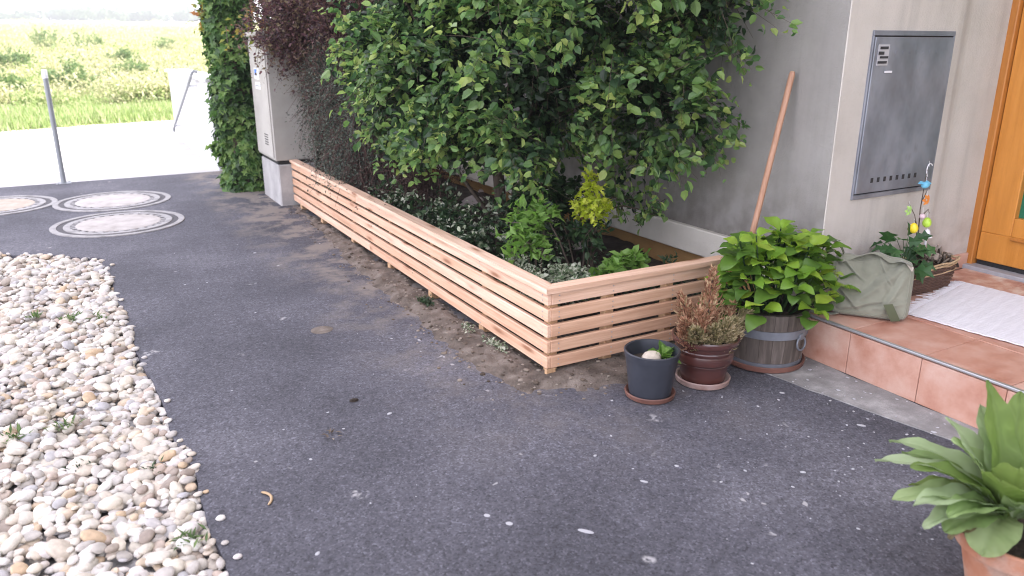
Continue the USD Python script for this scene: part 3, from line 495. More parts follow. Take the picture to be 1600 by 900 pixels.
for s in (.12, .88):
    p = h0 + (h1 - h0) * s; obj('bracket', tube([p, p + [0, 0, -.05], p + [.10, 0, -.05]], .011, 6), MAT['bollard_grey'], rail, smooth=40)
t = thing('utility_cabinet', 'pale grey metal utility cabinet on a concrete pedestal behind the fence end', 'cabinet')
body = obj('body', cat_([cbox(1.51, 1.885, 7.05, 7.74, .405, 1.47, .008)]), MAT['cabinet_paint'], t)
obj('roof', cbox(1.48, 1.915, 7.02, 7.77, 1.47, 1.51, .01), MAT['cabinet_paint'], t)
obj('door', cbox(1.500, 1.51, 7.075, 7.715, .43, 1.445, .003), MAT['cabinet_paint'], t)
for k in range(5): obj('vent_slit', box(1.4985, 1.502, 7.22, 7.36, .53 + k * .022, .538 + k * .022), MAT['dark_gap'], t)
st = obj('sticker', box(1.498, 1.5005, 7.36, 7.55, 1.10, 1.20), MAT['white_plastic'], t, label='white sticker with a blue mark')
obj('blue_mark', box(1.4965, 1.4985, 7.44, 7.53, 1.135, 1.19), MAT['label_blue'], st)
st = obj('sticker', box(1.498, 1.5005, 7.34, 7.54, 1.015, 1.075), MAT['white_plastic'], t, label='plain white sticker below the other')
obj('text_line', box(1.4965, 1.4985, 7.36, 7.52, 1.04, 1.048), MAT['zinc_panel'], st)
obj('base_gap_shade', box(1.535, 1.86, 7.06, 7.72, .37, .405), MAT['dark_gap'], t)  # near-black block paints the shadow under the cabinet body
obj('pedestal', cbox(1.525, 1.87, 7.035, 7.73, -.05, .372, .01), MAT['pedestal_concrete'], t)

# ------------------------------------------------------------------ slatted larch fence
FX, FY, FE, FR = 1.64, 2.63, 7.03, 2.66   # outer faces x and y; far end y; right end x
fence = thing('slatted_fence', 'low new larch slat fence with a cap rail, edging the planting bed', 'fence')
ST, SH = .021, .055
px_posts = [3.27, 3.92, 4.59, 5.35, 6.15, 6.80]
for k in range(5):
    z0 = .045 + .0733 * k; cut = [4.95, 4.35, 5.6, 4.75, 5.2][k]
    for a_, b_ in ((FY, cut - .001), (cut + .001, FE)):
        obj('slat', cbox(FX, FX + ST, a_, b_, z0 + rng.uniform(-.0012, .0012), z0 + SH, .003), MAT[f'larch_long_{rng.integers(4)}'], fence)
    obj('slat', cbox(FX + ST + .001, FR, FY, FY + ST, z0, z0 + SH, .003), MAT[f'larch_short_{rng.integers(4)}'], fence)
cp = cbox(FX - .012, FX + .055, FY - .012, FE, .393, .416, .004); v = cp.vertices
m1 = Polygon([(FX - .012, FY - .012), (FX + .055, FY + .055), (FX + .055, FE), (FX - .012, FE)]); m2 = Polygon([(FX - .0105, FY - .012), (FR, FY - .012), (FR, FY + .055), (FX + .0565, FY + .055)])
obj('cap_rail', poly_mesh(m1, .393, .023), MAT['larch_long_3'], fence); obj('cap_rail', poly_mesh(m2, .3935, .023), MAT['larch_short_1'], fence)
for y in px_posts: obj('post', cbox(FX + ST + .001, FX + ST + .046, y - .022, y + .022, -.04, .392, .003), MAT['post_wood'], fence)
obj('post', cbox(FX + ST + .002, FX + ST + .047, FY + ST + .001, FY + ST + .046, -.04, .392, .003), MAT['post_wood'], fence, label='corner post')
for x in (1.985, 2.33, 2.61): obj('post', cbox(x - .022, x + .022, FY + ST + .001, FY + ST + .046, -.04, .392, .003), MAT['post_wood'], fence)
# foot blocks show under the lowest slat
for y in px_posts: obj('foot', cbox(FX + .002, FX + ST, y - .024, y + .024, -.03, .0435, .003), MAT['post_wood'], fence)
obj('foot', cbox(FX + .001, FX + .05, FY + .002, FY + .02, -.03, .0435, .003), MAT['post_wood'], fence)
scr = []
for k in range(5):
    zc = .045 + .0733 * k + SH / 2
    for y in [FY + .04] + px_posts: scr += [rot_to(trimesh.creation.cylinder(.0032, .002, sections=8), (1, 0, 0), (FX - .0006, y, zc + o)) for o in (-.012, .012)]
    for x in (1.70, 1.985, 2.33): scr += [rot_to(trimesh.creation.cylinder(.0032, .002, sections=8), (0, 1, 0), (x, FY - .0006, zc + o)) for o in (-.012, .012)]
obj('screw_heads', cat_(scr), MAT['steel'], fence, kind='stuff')

# ================================================================== pots by the fence corner
def saucer(label, loc, r, h, m, name='saucer'):
    o = obj(name, lathe([(0, .0), (r - .012, 0), (r - .004, .006), (r, h), (r - .004, h + .004), (r - .012, h), (r - .020, .010), (0, .008)], 56, loc), MAT[m], smooth=35, label=label, cat='saucer')
    return o
# dark grey pot
DP = np.array([1.934, 2.283, 0]); saucer('terracotta saucer under the small dark grey pot', DP, .106, .022, 'terracotta_saucer')
t = thing('dark_pot', 'small smooth dark grey flower pot, leftmost of the pots', 'flower pot', DP + [0, 0, .0085])
obj('pot_body', lathe([(0, 0), (.082, 0), (.087, .006), (.108, .165), (.112, .170), (.116, .196), (.112, .200), (.106, .197), (.101, .165), (.09, .10), (0, .10)], 56), MAT['anthracite_pot'], t, smooth=35)
obj('soil', lathe([(0, .152), (.05, .150), (.099, .142)], 32), MAT['bed_soil'], t, smooth=True)
st_ = trimesh.Trimesh(shapes[2] * [.046, .036, .030] + DP + [-.015, -.018, .176], PF, process=False)
obj('pale_stone', st_, MAT['pebble_2'], smooth=True, label='cream stone lying in the small dark grey pot', cat='stone')
obj('grey_stone', trimesh.Trimesh(shapes[5] * [.020, .018, .015] + DP + [-.062, -.02, .168], PF, process=False), MAT['pebble_4'], smooth=True, label='small grey stone at the left rim inside the dark pot', cat='stone')
t = thing('small_plant', 'small bright green seedling growing in the dark grey pot', 'plant', DP + [.045, -.01, .152])
O = np.zeros((16, 3)); D = unit(rng.normal(size=(16, 3)) * [.75, .75, .2] + [0.15, 0, .8])
for k in range(16):
    L_ = rng.uniform(.045, .075); p = D[k] * .02
    obj('leaf', leaves(p[None], (D[k] + [0, 0, -.3])[None], np.array([[0, 0, 1.]]) + rng.normal(size=(1, 3)) * .3, L_, L_ * .75, 'round'), MAT['fresh_leaf'], t)
obj('stem', cat_([tube([(0, 0, -.01), D[k] * .022], .0022, 5) for k in range(16)]), MAT['fresh_leaf'], t)
# brown glazed pot
BP = np.array([2.229, 2.288, 0]); saucer('pale brown saucer under the brown glazed pot', BP, .119, .026, 'brown_saucer')
t = thing('glazed_pot', 'reddish brown glazed flower pot with ridges, holding a dried conifer', 'flower pot', BP + [0, 0, .0085])
obj('pot_body', lathe([(0, 0), (.088, 0), (.094, .008), (.106, .085), (.114, .088), (.116, .094), (.112, .099), (.121, .102), (.125, .122), (.121, .141), (.119, .145), (.126, .148), (.127, .155), (.124, .159), (.129, .180), (.141, .186), (.145, .196), (.144, .207), (.138, .212), (.131, .205), (.124, .17), (.118, .10), (0, .10)], 64), MAT['glazed_brown'], t, smooth=28)
obj('soil', lathe([(0, .188), (.08, .184), (.126, .176)], 32), MAT['bed_soil'], t, smooth=True)
con = thing('dried_conifer', 'dried rust brown dwarf conifer in the glazed pot', 'plant', BP + [0, 0, .185])
plumes = [((.005, .012, 0), (.12, .05, 1), .31, .058), ((-.045, -.02, 0), (-.15, -.1, 1), .17, .05), ((.05, .0, 0), (.55, -.05, 1), .17, .05), ((-.075, -.01, 0), (-.6, -.1, 1), .15, .046), ((.085, -.03, .01), (.95, -.2, 1.0), .15, .042),
          ((.01, -.06, 0), (.1, -.4, 1), .13, .048), ((-.02, .05, 0), (-.2, .3, 1), .2, .05), ((.06, .05, 0), (.5, .4, 1), .16, .05), ((-.08, -.04, .01), (-.6, -.35, 1.0), .11, .036), ((.05, -.05, .01), (.4, -.35, 1.1), .10, .036), ((-.02, -.06, .01), (-.2, -.35, 1.1), .09, .034)]
for k, (o, d, L_, r_) in enumerate(plumes):
    d = unit(np.array(d, float)); o = np.array(o, float); n_ = 620
    tt = rng.beta(1.1, 1.3, n_); ax = o + d * (tt * L_)[:, None]; rad = rnd_dir(n_); rad -= (rad @ d)[:, None] * d; rad = unit(rad)
    lobes = .65 + .5 * meshkit.noise(np.column_stack([tt * 7, np.arctan2(rad[:, 1], rad[:, 0]) * 1.2, np.full(n_, k * 3.)]), k)
    rr = 1.3 * r_ * (1 - tt ** 1.8) * lobes * rng.uniform(.3, 1, n_)
    P = ax + rad * rr[:, None]
    obj('plume', leaves(P, rad * .6 + d * .9 + rng.normal(size=(n_, 3)) * .3, rad + rng.normal(size=(n_, 3)) * .3, rng.uniform(.018, .034, n_), .011, 'pointed', .3), MAT['dry_needle' if k in (0, 1, 2, 3, 6) else 'dry_needle_pale'], con)
    obj('stem', tube([o * .3, o + d * L_ * .1, o + d * L_ * .85], [.005, .004, .002], 6), MAT['bark_red'], con)
# oak half-barrel with hydrangea
HB = np.array([2.635, 2.33, .0045]); saucer('wide terracotta saucer under the wooden barrel tub', HB, .187, .026, 'terracotta_saucer')
t = thing('barrel_tub', 'weathered wooden half barrel with an iron hoop and ring handle', 'tub', HB + [0, 0, .009])
def bar_r(z): return .164 + .020 * math.sin(min(1, z / .30) * 1.9)
NS = 20
for k in range(NS):
    a0, a1 = 2 * math.pi * k / NS + .0035, 2 * math.pi * (k + 1) / NS - .0035; zz = np.linspace(0, .262 + rng.uniform(-.002, .002), 6); vv = []
    for z in zz:
        r = bar_r(z) + (k % 3) * .0006
        for a_, q_ in ((a0, 0), ((a0 + a1) / 2, .0009), (a1, 0)): vv.append(((r + q_) * math.cos(a_), (r + q_) * math.sin(a_), z))
        for a_ in (a1, a0): vv.append(((r - .018) * math.cos(a_), (r - .018) * math.sin(a_), z))
    ff = [(i * 5 + j, i * 5 + (j + 1) % 5, (i + 1) * 5 + (j + 1) % 5, (i + 1) * 5 + j) for i in range(5) for j in range(5)]
    m_ = trimesh.Trimesh(np.array(vv), np.vstack([np.array(ff)[:, [0, 1, 2]], np.array(ff)[:, [0, 2, 3]], [(0, 2, 1), (0, 3, 2), (0, 4, 3)], [(25, 26, 27), (25, 27, 28), (25, 28, 29)]]), process=False)
    obj('stave', m_, MAT[f'stave_{rng.integers(3)}'], t, smooth=25)
obj('hoop', lathe([(bar_r(.15) + .001, .150), (bar_r(.15) + .005, .1505), (bar_r(.185) + .005, .1885), (bar_r(.185) + .001, .189)], 72), MAT['hoop_iron'], t, smooth=30)
obj('hoop', lathe([(bar_r(.0) + .001, .004), (bar_r(.0) + .005, .0045), (bar_r(.03) + .005, .032), (bar_r(.03) + .001, .0325)], 72), MAT['hoop_iron'], t, smooth=30)
ha = math.atan2(-.17, .02); hr = bar_r(.14) + .012
hring = trimesh.creation.torus(.030, .0048, major_sections=32, minor_sections=8); hring = rot_to(hring, (math.cos(ha), math.sin(ha), .12), (hr * math.cos(ha), hr * math.sin(ha), .128))
hd = obj('ring_handle', hring, MAT['hoop_iron'], t, smooth=True)
obj('handle_plate', rot_to(cbox(-.014, .014, -.014, .014, -.003, .008, .003), (math.cos(ha), math.sin(ha), 0), ((hr - .006) * math.cos(ha), (hr - .006) * math.sin(ha), .158)), MAT['hoop_iron'], hd)
obj('soil', lathe([(0, .245), (.1, .24), (.165, .235)], 32), MAT['bed_soil'], t, smooth=True)
def oval_leaf(p, d, n_, L_, W_, droop=.25, cup=.25, nu=8, nv=5):
    d = unit(np.array(d, float)); S = unit(np.cross(d, n_)); N_ = unit(np.cross(S, d)); u = np.linspace(0, 1, nu); w = np.sin(np.pi * u ** .72) ** .72 * W_ / 2; w[0] = .06 * W_; w[-1] = .01 * W_
    sv = np.linspace(-1, 1, nv); ph = rng.uniform(0, 6); X_ = u * L_ * (1 - .1 * droop); Z_ = L_ * (.18 * np.sin(u * 2.2) - droop * u ** 2)
    T_ = w[:, None] * sv[None]; lift = cup * np.abs(T_) * (1.1 - u)[:, None] + .05 * L_ * np.sin(u[:, None] * 9 + ph + sv[None]) * np.abs(sv)[None] ** 2
    P_ = np.array(p) + X_[:, None, None] * d + T_[..., None] * S + (Z_[:, None] + lift)[..., None] * N_
    i = np.arange(nu * nv).reshape(nu, nv); a, b, c, e = i[:-1, :-1].ravel(), i[1:, :-1].ravel(), i[1:, 1:].ravel(), i[:-1, 1:].ravel()
    return trimesh.Trimesh(P_.reshape(-1, 3), np.vstack([np.column_stack([a, b, c]), np.column_stack([a, c, e])]), process=False)
hy = thing('hydrangea', 'lush bright green hydrangea bush growing in the barrel tub', 'plant', HB + [.02, -.01, .25])
stems = []; NL = 0
heads = []
for k in range(38):
    th = k * 2.39996; rr = math.sqrt((k + .5) / 38); hx = .285 * rr * math.cos(th); hy_ = .225 * rr * math.sin(th); hz = .09 + .225 * (1 - rr ** 2.4) + rng.uniform(-.025, .045)
    heads.append((hx + .005, hy_, hz))
heads += [(-.20, -.05, .37), (-.22, .02, .33), (.21, -.08, .30), (.17, -.02, .33), (.0, .0, .37), (-.27, -.06, .10), (.30, -.10, .12)]
for hx, hy_, hz in heads:
    e = np.array([hx, hy_, hz]); b0 = np.array([hx * .35, hy_ * .4, -.01]); stems.append(tube([b0, (b0 + e) / 2 + [hx * .1, hy_ * .1, .03], e], [.0045, .004, .003], 5))
    out = unit(np.array([hx, hy_, .12]))
    for j in range(7):
        a_ = j * 1.6 + rng.uniform(-.3, .3); lift = .55 if j < 4 else .05
        d = np.array([math.cos(a_), math.sin(a_), 0]) + out * .35 + [0, 0, lift - .45 + rng.uniform(-.2, .2)]
        L_ = rng.uniform(.062, .102) * (1 if j < 4 else 1.1); p = e - np.array([0, 0, .012 * j]) + np.array([math.cos(a_), math.sin(a_), 0]) * .012
        nn = np.array([[0, 0, 1.]]) + out * .35 + rng.normal(size=(1, 3)) * .22
        mi = rng.choice(4, p=[.33, .33, .18, .16]) if j < 5 else 3
        g_ = oval_leaf(p, d, nn[0], L_ * 1.08, L_ * rng.uniform(.74, .90), rng.uniform(.1, .45), rng.uniform(.1, .4))
        obj('leaf', g_, MAT[f'hydrangea_leaf_{mi}'], hy, smooth=True); NL += 1
obj('stems', cat_(stems), MAT['dark_leaf'], hy)

# ------------------------------------------------------------------ clay pot with rosette plant, lower right
CP = np.array([1.985, .845, 0])
t = thing('clay_pot', 'weathered terracotta pot with white bloom in the lower right corner', 'flower pot', CP)
obj('pot_body', lathe([(0, 0), (.095, 0), (.10, .006), (.135, .150), (.137, .152), (.152, .155), (.155, .162), (.158, .205), (.154, .210), (.146, .208), (.140, .16), (.12, .10), (0, .10)], 64), MAT['clay_pot'], t, smooth=35)
obj('soil', lathe([(0, .192), (.08, .188), (.143, .178)], 32), MAT['bed_soil'], t, smooth=True)
KP = .90
fx = thing('rosette_plant', 'big pale green felt-leaved rosette plant in the terracotta pot', 'plant', CP + [-.058, .012, .245])
def big_leaf(az, el, L_, W_, curl, twist=0.0, z0=0.02, r0=.02):
    nu, nv = 25, 13; u = np.linspace(0, 1, nu); wv = np.sin(np.pi * np.clip(u, 0, 1) ** .95) ** .62 * W_ * 1.12 / 2; wv[0] = W_ * .07; wv[-1] = W_ * .02
    e = math.radians(el) - math.radians(curl) * u; du = L_ / (nu - 1)
    r = r0 + np.concatenate([[0], np.cumsum(np.cos((e[1:] + e[:-1]) / 2) * du)]); z = z0 + np.concatenate([[0], np.cumsum(np.sin((e[1:] + e[:-1]) / 2) * du)])
    s = np.linspace(-1, 1, nv); ph = rng.uniform(0, 6)
    w = wv[:, None] * s[None]; lift = .42 * np.abs(w) * np.cos(u * 1.2)[:, None] + .006 * np.sin(u[:, None] * 17 + ph + 2 * np.sign(s)[None]) * (np.abs(s)[None] ** 2) - .0035 * np.exp(-(s / .13) ** 2)[None] + .0012 * np.sin(u[:, None] * 46 - 9 * np.abs(s)[None])
    lift += twist * w
    nr, nz = -np.sin(e), np.cos(e)
    R = r[:, None] + nr[:, None] * lift; Z = z[:, None] + nz[:, None] * lift; T = w
    ca, sa = math.cos(az), math.sin(az); Pn = np.stack([R * ca - T * sa, R * sa + T * ca, Z], -1).reshape(-1, 3)
    i = np.arange(nu * nv).reshape(nu, nv); a, b, c, d = i[:-1, :-1].ravel(), i[1:, :-1].ravel(), i[1:, 1:].ravel(), i[:-1, 1:].ravel()
    return trimesh.Trimesh(Pn, np.vstack([np.column_stack([a, b, c]), np.column_stack([a, c, d])]), process=False)
A = math.radians
CAMAZ = math.atan2(-CP[1], -CP[0])     # towards the viewer
LEFT = CAMAZ - math.pi / 2             # the picture's left
RL = [ # azimuth offset from picture-left (deg, + = away from viewer), elevation, length, width, curl, material
    (-8, 42, .36, .085, 62, 1), (-25, 30, .30, .085, 60, 0), (10, 50, .36, .08, 70, 1), (22, 35, .33, .08, 60, 0), (-45, 22, .25, .08, 55, 1), (2, 22, .25, .08, 50, 2), (-48, 14, .19, .09, 50, 0),
    (35, 76, .37, .095, 12, 2), (75, 74, .34, .095, 18, 2), (60, 62, .30, .10, 35, 1), (15, 64, .29, .085, 30, 1), (110, 68, .30, .09, 28, 0), (85, 58, .28, .10, 40, 1), (-20, 52, .28, .085, 60, 2), (-38, 36, .27, .09, 60, 1), (30, 25, .30, .07, 45, 2), (-55, 40, .22, .085, 60, 0), (120, 70, .33, .10, 30, 1), (140, 55, .32, .09, 55, 0), (165, 48, .33, .09, 60, 1), (185, 38, .32, .085, 55, 0), (200, 25, .28, .085, 45, 2), (215, 40, .30, .085, 60, 1),
    (-80, 66, .24, .115, 35, 2), (-112, 58, .2, .08, 42, 0), (-128, 48, .24, .08, 40, 1), (-150, 40, .25, .085, 40, 0), (-72, 0, .15, .11, 75, 0),  (-90, 80, .22, .10, 30, 2), (0, 70, .24, .09, 40, 0), (180, 72, .26, .09, 40, 1), (40, 75, .30, .09, 30, 1), (100, 60, .28, .09, 40, 0), (-170, 35, .24, .08, 40, 1)]
for off, el, L_, W_, cu, mi in RL:
    obj('leaf', big_leaf(LEFT - A(off), el, L_ * KP, W_ * (1.04 if L_ < .3 else .96), cu, rng.uniform(-.25, .25)), MAT[f'felt_leaf_{mi}'], fx, smooth=True)
for off, el, L_, W_, cu in ((-22, 0, .15, .06, 60), (-40, -8, .15, .055, 40)):
    obj('leaf', big_leaf(LEFT - A(off), el, L_, W_, cu), MAT['felt_leaf_brown'], fx, smooth=True, label='withered brown lower leaf')
obj('stem', tube([(0, 0, -.08), (0, 0, .05)], [.02, .016], 9), MAT['felt_leaf_0'], fx, smooth=True)

# ------------------------------------------------------------------ broom handle
top, low = np.array([2.966, 2.62, 1.28]), np.array([2.70, 2.62, .03])
d_ = low - top
t = thing('broom', 'reddish wooden broom handle leaning against the grey wall behind the hydrangea', 'broom')
obj('handle', tube([top, top + d_ * .01, top + d_ * .5, top + d_ * .93], [.011, .0145, .0145, .0145], 14), MAT['handle_wood'], t, smooth=40)
obj('end_cut', tube([top - d_ * .0008, top + d_ * .0005], [.0095, .0115], 14), MAT['cut_wood'], t)

# ------------------------------------------------------------------ canvas bag
BC = np.array([3.075, 2.135, .2115]); ang = math.degrees(math.atan2(2.016 - 2.23, 3.166 - 3.0))
t = thing('canvas_bag', 'olive grey canvas bag slumped on the tiled step beside the basket', 'bag', BC, ang)
m_ = trimesh.creation.box((2, 2, 2))
for _ in range(6): m_ = m_.subdivide()
def bag_shape(v):
    v = np.asarray(v, float); r_ = np.abs(v).max(1, keepdims=True) / (np.linalg.norm(v, ord=7, axis=1, keepdims=True) + 1e-9); v = v * (1 - (1 - r_) * .9)
    x, y, h = v[:, 0], v[:, 1], (v[:, 2] + 1) / 2; f = y < 0
    bx = x * (.168 + .006 * h); by = y * .080 * (1 - .80 * h ** 1.25)
    bz = h * (.262 - .010 * x + .010 * np.sin(x * 3.6 + .6) + .006 * np.sin(x * 9 + 1))
    belly = .030 * np.sin(np.pi * np.clip(h * 1.05, 0, 1)) * (1 - x ** 2) * np.where(f, -1, .5)
    fold = 0
    for (px_, ph_, qx, qh, w_, a_) in ((.95, 1.0, -.35, .28, .10, .018), (.95, .95, .25, .05, .09, .014), (-.9, 1.0, -.1, .62, .08, .013), (-.7, .15, .35, .34, .07, .010), (.1, .98, .55, .55, .07, .012), (-.95, .6, -.2, .15, .08, .012), (.9, .35, .1, .18, .06, .009)):
        dx_, dh_ = qx - px_, (qh - ph_) * 1.6; L2 = dx_ ** 2 + dh_ ** 2; t_ = np.clip(((x - px_) * dx_ + (h - ph_) * 1.6 * dh_) / L2, 0, 1)
        dd = np.hypot(x - px_ - t_ * dx_, (h - ph_) * 1.6 - t_ * dh_); sd_ = ((x - px_) * dh_ - (h - ph_) * 1.6 * dx_) / math.sqrt(L2)
        fold = fold + a_ * (np.exp(-(dd / w_) ** 2) - .8 * np.exp(-((dd - w_ * 1.1) / (w_ * .7)) ** 2) * (sd_ > 0)) * np.sin(np.pi * np.clip(t_ * .9 + .1, 0, 1)) ** .5
    fine = .010 * (meshkit.fbm(np.column_stack([x * 2.6 + h, y, h * 3.2]), 4, 61) - .5)
    by = by + belly - np.where(f, fold + fine, -.5 * fold) * np.clip(1.2 - np.abs(x) ** 6, .2, 1) + .062 * h ** 1.4 + .016 * np.sin(x * 2.3 + 1) * h
    return np.column_stack([bx, by, bz + .3 * fold * (h > .85)])
v = np.array(m_.vertices)
obj('bag_body', trimesh.Trimesh(bag_shape(v), m_.faces, process=False), MAT['canvas'], t, smooth=True)
q_ = np.linspace(-1, 1, 60)
for nm, pts_ in (('bottom_seam', np.column_stack([q_, -np.ones(60), -.93 * np.ones(60)])), ('side_seam', np.column_stack([.97 * np.ones(60), -np.ones(60), q_])), ('side_seam', np.column_stack([-.97 * np.ones(60), -np.ones(60), q_])), ('top_hem', np.column_stack([q_, -np.ones(60), .90 * np.ones(60)]))):
    p_ = bag_shape(pts_); obj(nm, tube(p_ + [0, -.0006, 0], .0026, 6), MAT['canvas'], t, smooth=True)
# turned-out hem along the mouth, with the pale inside showing at the right corner
qx = np.linspace(-.96, .98, 50); rows = []
for j, s__ in enumerate(np.linspace(0, 1, 8)):
    c_ = bag_shape(np.column_stack([qx, np.full(50, -.9), np.full(50, 1.0)])); up_ = .024 * np.sin(s__ * np.pi * .62) ; ou_ = .004 - .030 * s__ ** 1.5 - .016 * s__ * np.clip((qx - .3) / .7, 0, 1)
    rows.append(c_ + np.column_stack([.004 * s__ * np.sin(qx * 7), ou_ + .004 * np.sin(qx * 11 + 1) * s__, up_ * (.55 + .45 * np.sin(qx * 4.1 + 1.9)) - .012 * s__ ** 2 * (1 + np.sin(qx * 6))]))
rows = np.array(rows); i = np.arange(rows.shape[0] * 50).reshape(-1, 50); a, b, c, d = i[:-1, :-1].ravel(), i[1:, :-1].ravel(), i[1:, 1:].ravel(), i[:-1, 1:].ravel()
obj('flap', trimesh.Trimesh(rows.reshape(-1, 3), np.vstack([np.column_stack([a, b, c]), np.column_stack([a, c, d])]), process=False), MAT['canvas'], t, smooth=True)
surf('canvas_lining', [(.3, (.36, .31, .26)), (.7, (.44, .39, .33))], 8, rough=.95)
k0 = bag_shape(np.array([[.80, -.95, 1.0], [1.0, -.95, 1.0], [1.0, -.98, .80]])); tri_ = np.vstack([k0 + [0, -.030, .004], k0.mean(0) + [.016, -.040, .006]]); obj('lining_corner', trimesh.Trimesh(tri_, [(0, 1, 3), (1, 2, 3), (0, 3, 2)], process=False), MAT['canvas_lining'], t)
def ribbon(pts, w, wdir, th=.003):
    pts = np.asarray(pts, float); wdir = unit(np.array(wdir, float)); tg = unit(np.gradient(pts, axis=0)); nn = unit(np.cross(tg, wdir)); o = []
    for sw, sn in ((-1, -1), (1, -1), (1, 1), (-1, 1)): o.append(pts + sw * wdir * w / 2 + sn * nn * th / 2)
    k = len(pts); V = np.stack(o, 1).reshape(-1, 3); F = []
    for i_ in range(k - 1):
        for j in range(4): a_, b_ = i_ * 4 + j, i_ * 4 + (j + 1) % 4; F += [(a_, b_, b_ + 4), (a_, b_ + 4, a_ + 4)]
    F += [(0, 2, 1), (0, 3, 2), (k * 4 - 4, k * 4 - 3, k * 4 - 2), (k * 4 - 4, k * 4 - 2, k * 4 - 1)]
    return trimesh.Trimesh(V, np.array(F), process=False)
def spline(pts, n=30):
    from scipy.interpolate import CubicSpline
    pts = np.asarray(pts, float); return CubicSpline(np.linspace(0, 1, len(pts)), pts)(np.linspace(0, 1, n))
obj('strap', ribbon(spline([(-.13, .02, .27), (-.19, .03, .325), (-.25, .02, .28), (-.27, -.01, .16), (-.24, -.03, .02), (-.16, -.05, .006)]), .028, (.1, 1, .1)), MAT['canvas_dark'], t, smooth=30)
obj('strap', ribbon(spline([(-.12, -.075, .012), (-.20, -.085, .004), (-.26, -.05, .003), (-.20, .0, .004)]), .03, (.2, .9, 0)), MAT['canvas'], t, smooth=30)
obj('buckle_tab', ribbon(spline([(.075, -.098, .085), (.095, -.104, .05), (.115, -.100, .012)], 8), .038, (1, 0, .2), .006), MAT['canvas_dark'], t)

# ------------------------------------------------------------------ basket, its plant, the decorated twig
BK = np.array([3.60, 2.27, .2115])
t = thing('wicker_basket', 'dark brown wicker basket with pale rim canes on the porch', 'basket', BK)
def rrect(a, b, n=72, pw=3.2):
    th = np.linspace(0, 2 * np.pi, n, endpoint=False); c, s = np.cos(th), np.sin(th); return np.column_stack([a * np.sign(c) * np.abs(c) ** (2 / pw), b * np.sign(s) * np.abs(s) ** (2 / pw)])
def loop(a, b, z, r, wob=0, seed=0):
    p = rrect(a, b); n_ = len(p); zz = z + wob * np.sin(np.arange(n_) * math.pi / 3 + seed * math.pi); off = 1 + .018 * np.sin(np.arange(n_) * math.pi / 3 + seed * math.pi) * (wob >= 0)
    q_ = np.column_stack([p * off[:, None], zz]); return tube(np.vstack([q_, q_[:1]]), r, 5, False)
for k in range(13):
    z = .008 + k * .0088; f = 1 + .14 * z / .12
    obj('weave_cane', loop(.25 * f, .075 * f, z, .0052, 0, k % 2), MAT['wicker_dark'], t, smooth=True)
for k in range(3): obj('rim_cane', loop(.25 * 1.15 + .003 * k, .075 * 1.15 + .003 * k, .123 + .009 * k, .0048, .004, k % 2), MAT['wicker_pale'], t, smooth=True)
obj('rim_cane', loop(.25 * 1.12, .075 * 1.13, .092, .005, .002, 1), MAT['wicker_pale'], t, smooth=True)
obj('basket_base', poly_mesh(Polygon(rrect(.245, .073)), .004, .09), MAT['bed_soil'], t)
bark_ = [rot_to(cbox(-.02, .02, -.01, .01, -.004, .004, .002), rnd_dir(1)[0], (BK[0] + rng.uniform(.08, .27), BK[1] + rng.uniform(-.07, .07), BK[2] + rng.uniform(.10, .175))) for _ in range(46)]
obj('bark_mulch', cat_(bark_), MAT['dry_litter'], kind='stuff', label='dry brown bark pieces heaped in the right end of the basket', cat='bark')
bp = thing('basket_plant', 'dark green lobed-leaf plant growing in the wicker basket', 'plant', BK + [-.12, -.01, .08])
bs = []
for k in range(34):
    a_ = rng.uniform(0, 6.28); rr = rng.uniform(.03, .17); e = np.array([rr * math.cos(a_) * 1.2 - .03, rr * math.sin(a_) * .55, rng.uniform(.09, .24) - rr * .35]); bs.append(tube([(0, 0, -.02), e * [.5, .5, .75], e], .0018, 4))
    L_ = rng.uniform(.06, .10); obj('leaf', leaves(e[None], (e * [1, 1, .1] + rng.normal(size=3) * .05)[None], np.array([[0, -.35, 1.]]) + rng.normal(size=(1, 3)) * .35, L_, L_ * .95, 'lobed', .15, .2), MAT['basket_leaf'], bp)
obj('stems', cat_(bs), MAT['basket_leaf'], bp)
tw = thing('decoration_twig', 'bare twig stuck in the basket, hung with small ornaments', 'twig')
tb = np.array([3.60, 2.275, .24])
obj('main_stem', tube([tb, (3.605, 2.28, .45), (3.59, 2.285, .62), (3.60, 2.29, .80), (3.605, 2.29, .83)], [.0045, .004, .003, .002, .0015], 6), MAT['bark'], tw)
for p0, p1, p2 in (((3.60, 2.28, .50), (3.55, 2.285, .60), (3.49, 2.285, .665)), ((3.595, 2.283, .58), (3.64, 2.275, .62), (3.645, 2.27, .60)), ((3.60, 2.28, .46), (3.54, 2.27, .57), (3.525, 2.265, .58)), ((3.592, 2.286, .66), (3.61, 2.28, .71), (3.605, 2.275, .72)), ((3.60, 2.289, .78), (3.585, 2.28, .80), (3.58, 2.275, .785))):
    obj('side_twig', tube([p0, p1, p2], [.0026, .002, .0013], 5), MAT['bark'], tw)
plain('egg_yellow', (.72, .55, .03), .35); plain('egg_lime', (.38, .58, .06), .35); plain('orange_felt', (.62, .22, .04), .8); plain('bird_blue', (.13, .40, .56), .6); plain('ornament_white', (.66, .66, .68), .3); plain('ornament_pink', (.55, .42, .45), .5); plain('flower_green', (.34, .55, .16), .7)
def egg(r, h): z = np.linspace(0, math.pi, 14); return lathe(np.column_stack([np.sin(z) * r * (1 + .12 * np.cos(z)), -np.cos(z) * h]), 20)
def hung(name, label, p, m, mesh, extra=()):
    t = thing(name, label, 'ornament', p); obj('shape', mesh, MAT[m], t, smooth=True); obj('thread', tube([(0, 0, .018), (0, .004, .045)], .0007, 4), MAT['white_plastic'], t)
    for n_, me, mm in extra: obj(n_, me, MAT[mm], t, smooth=True)
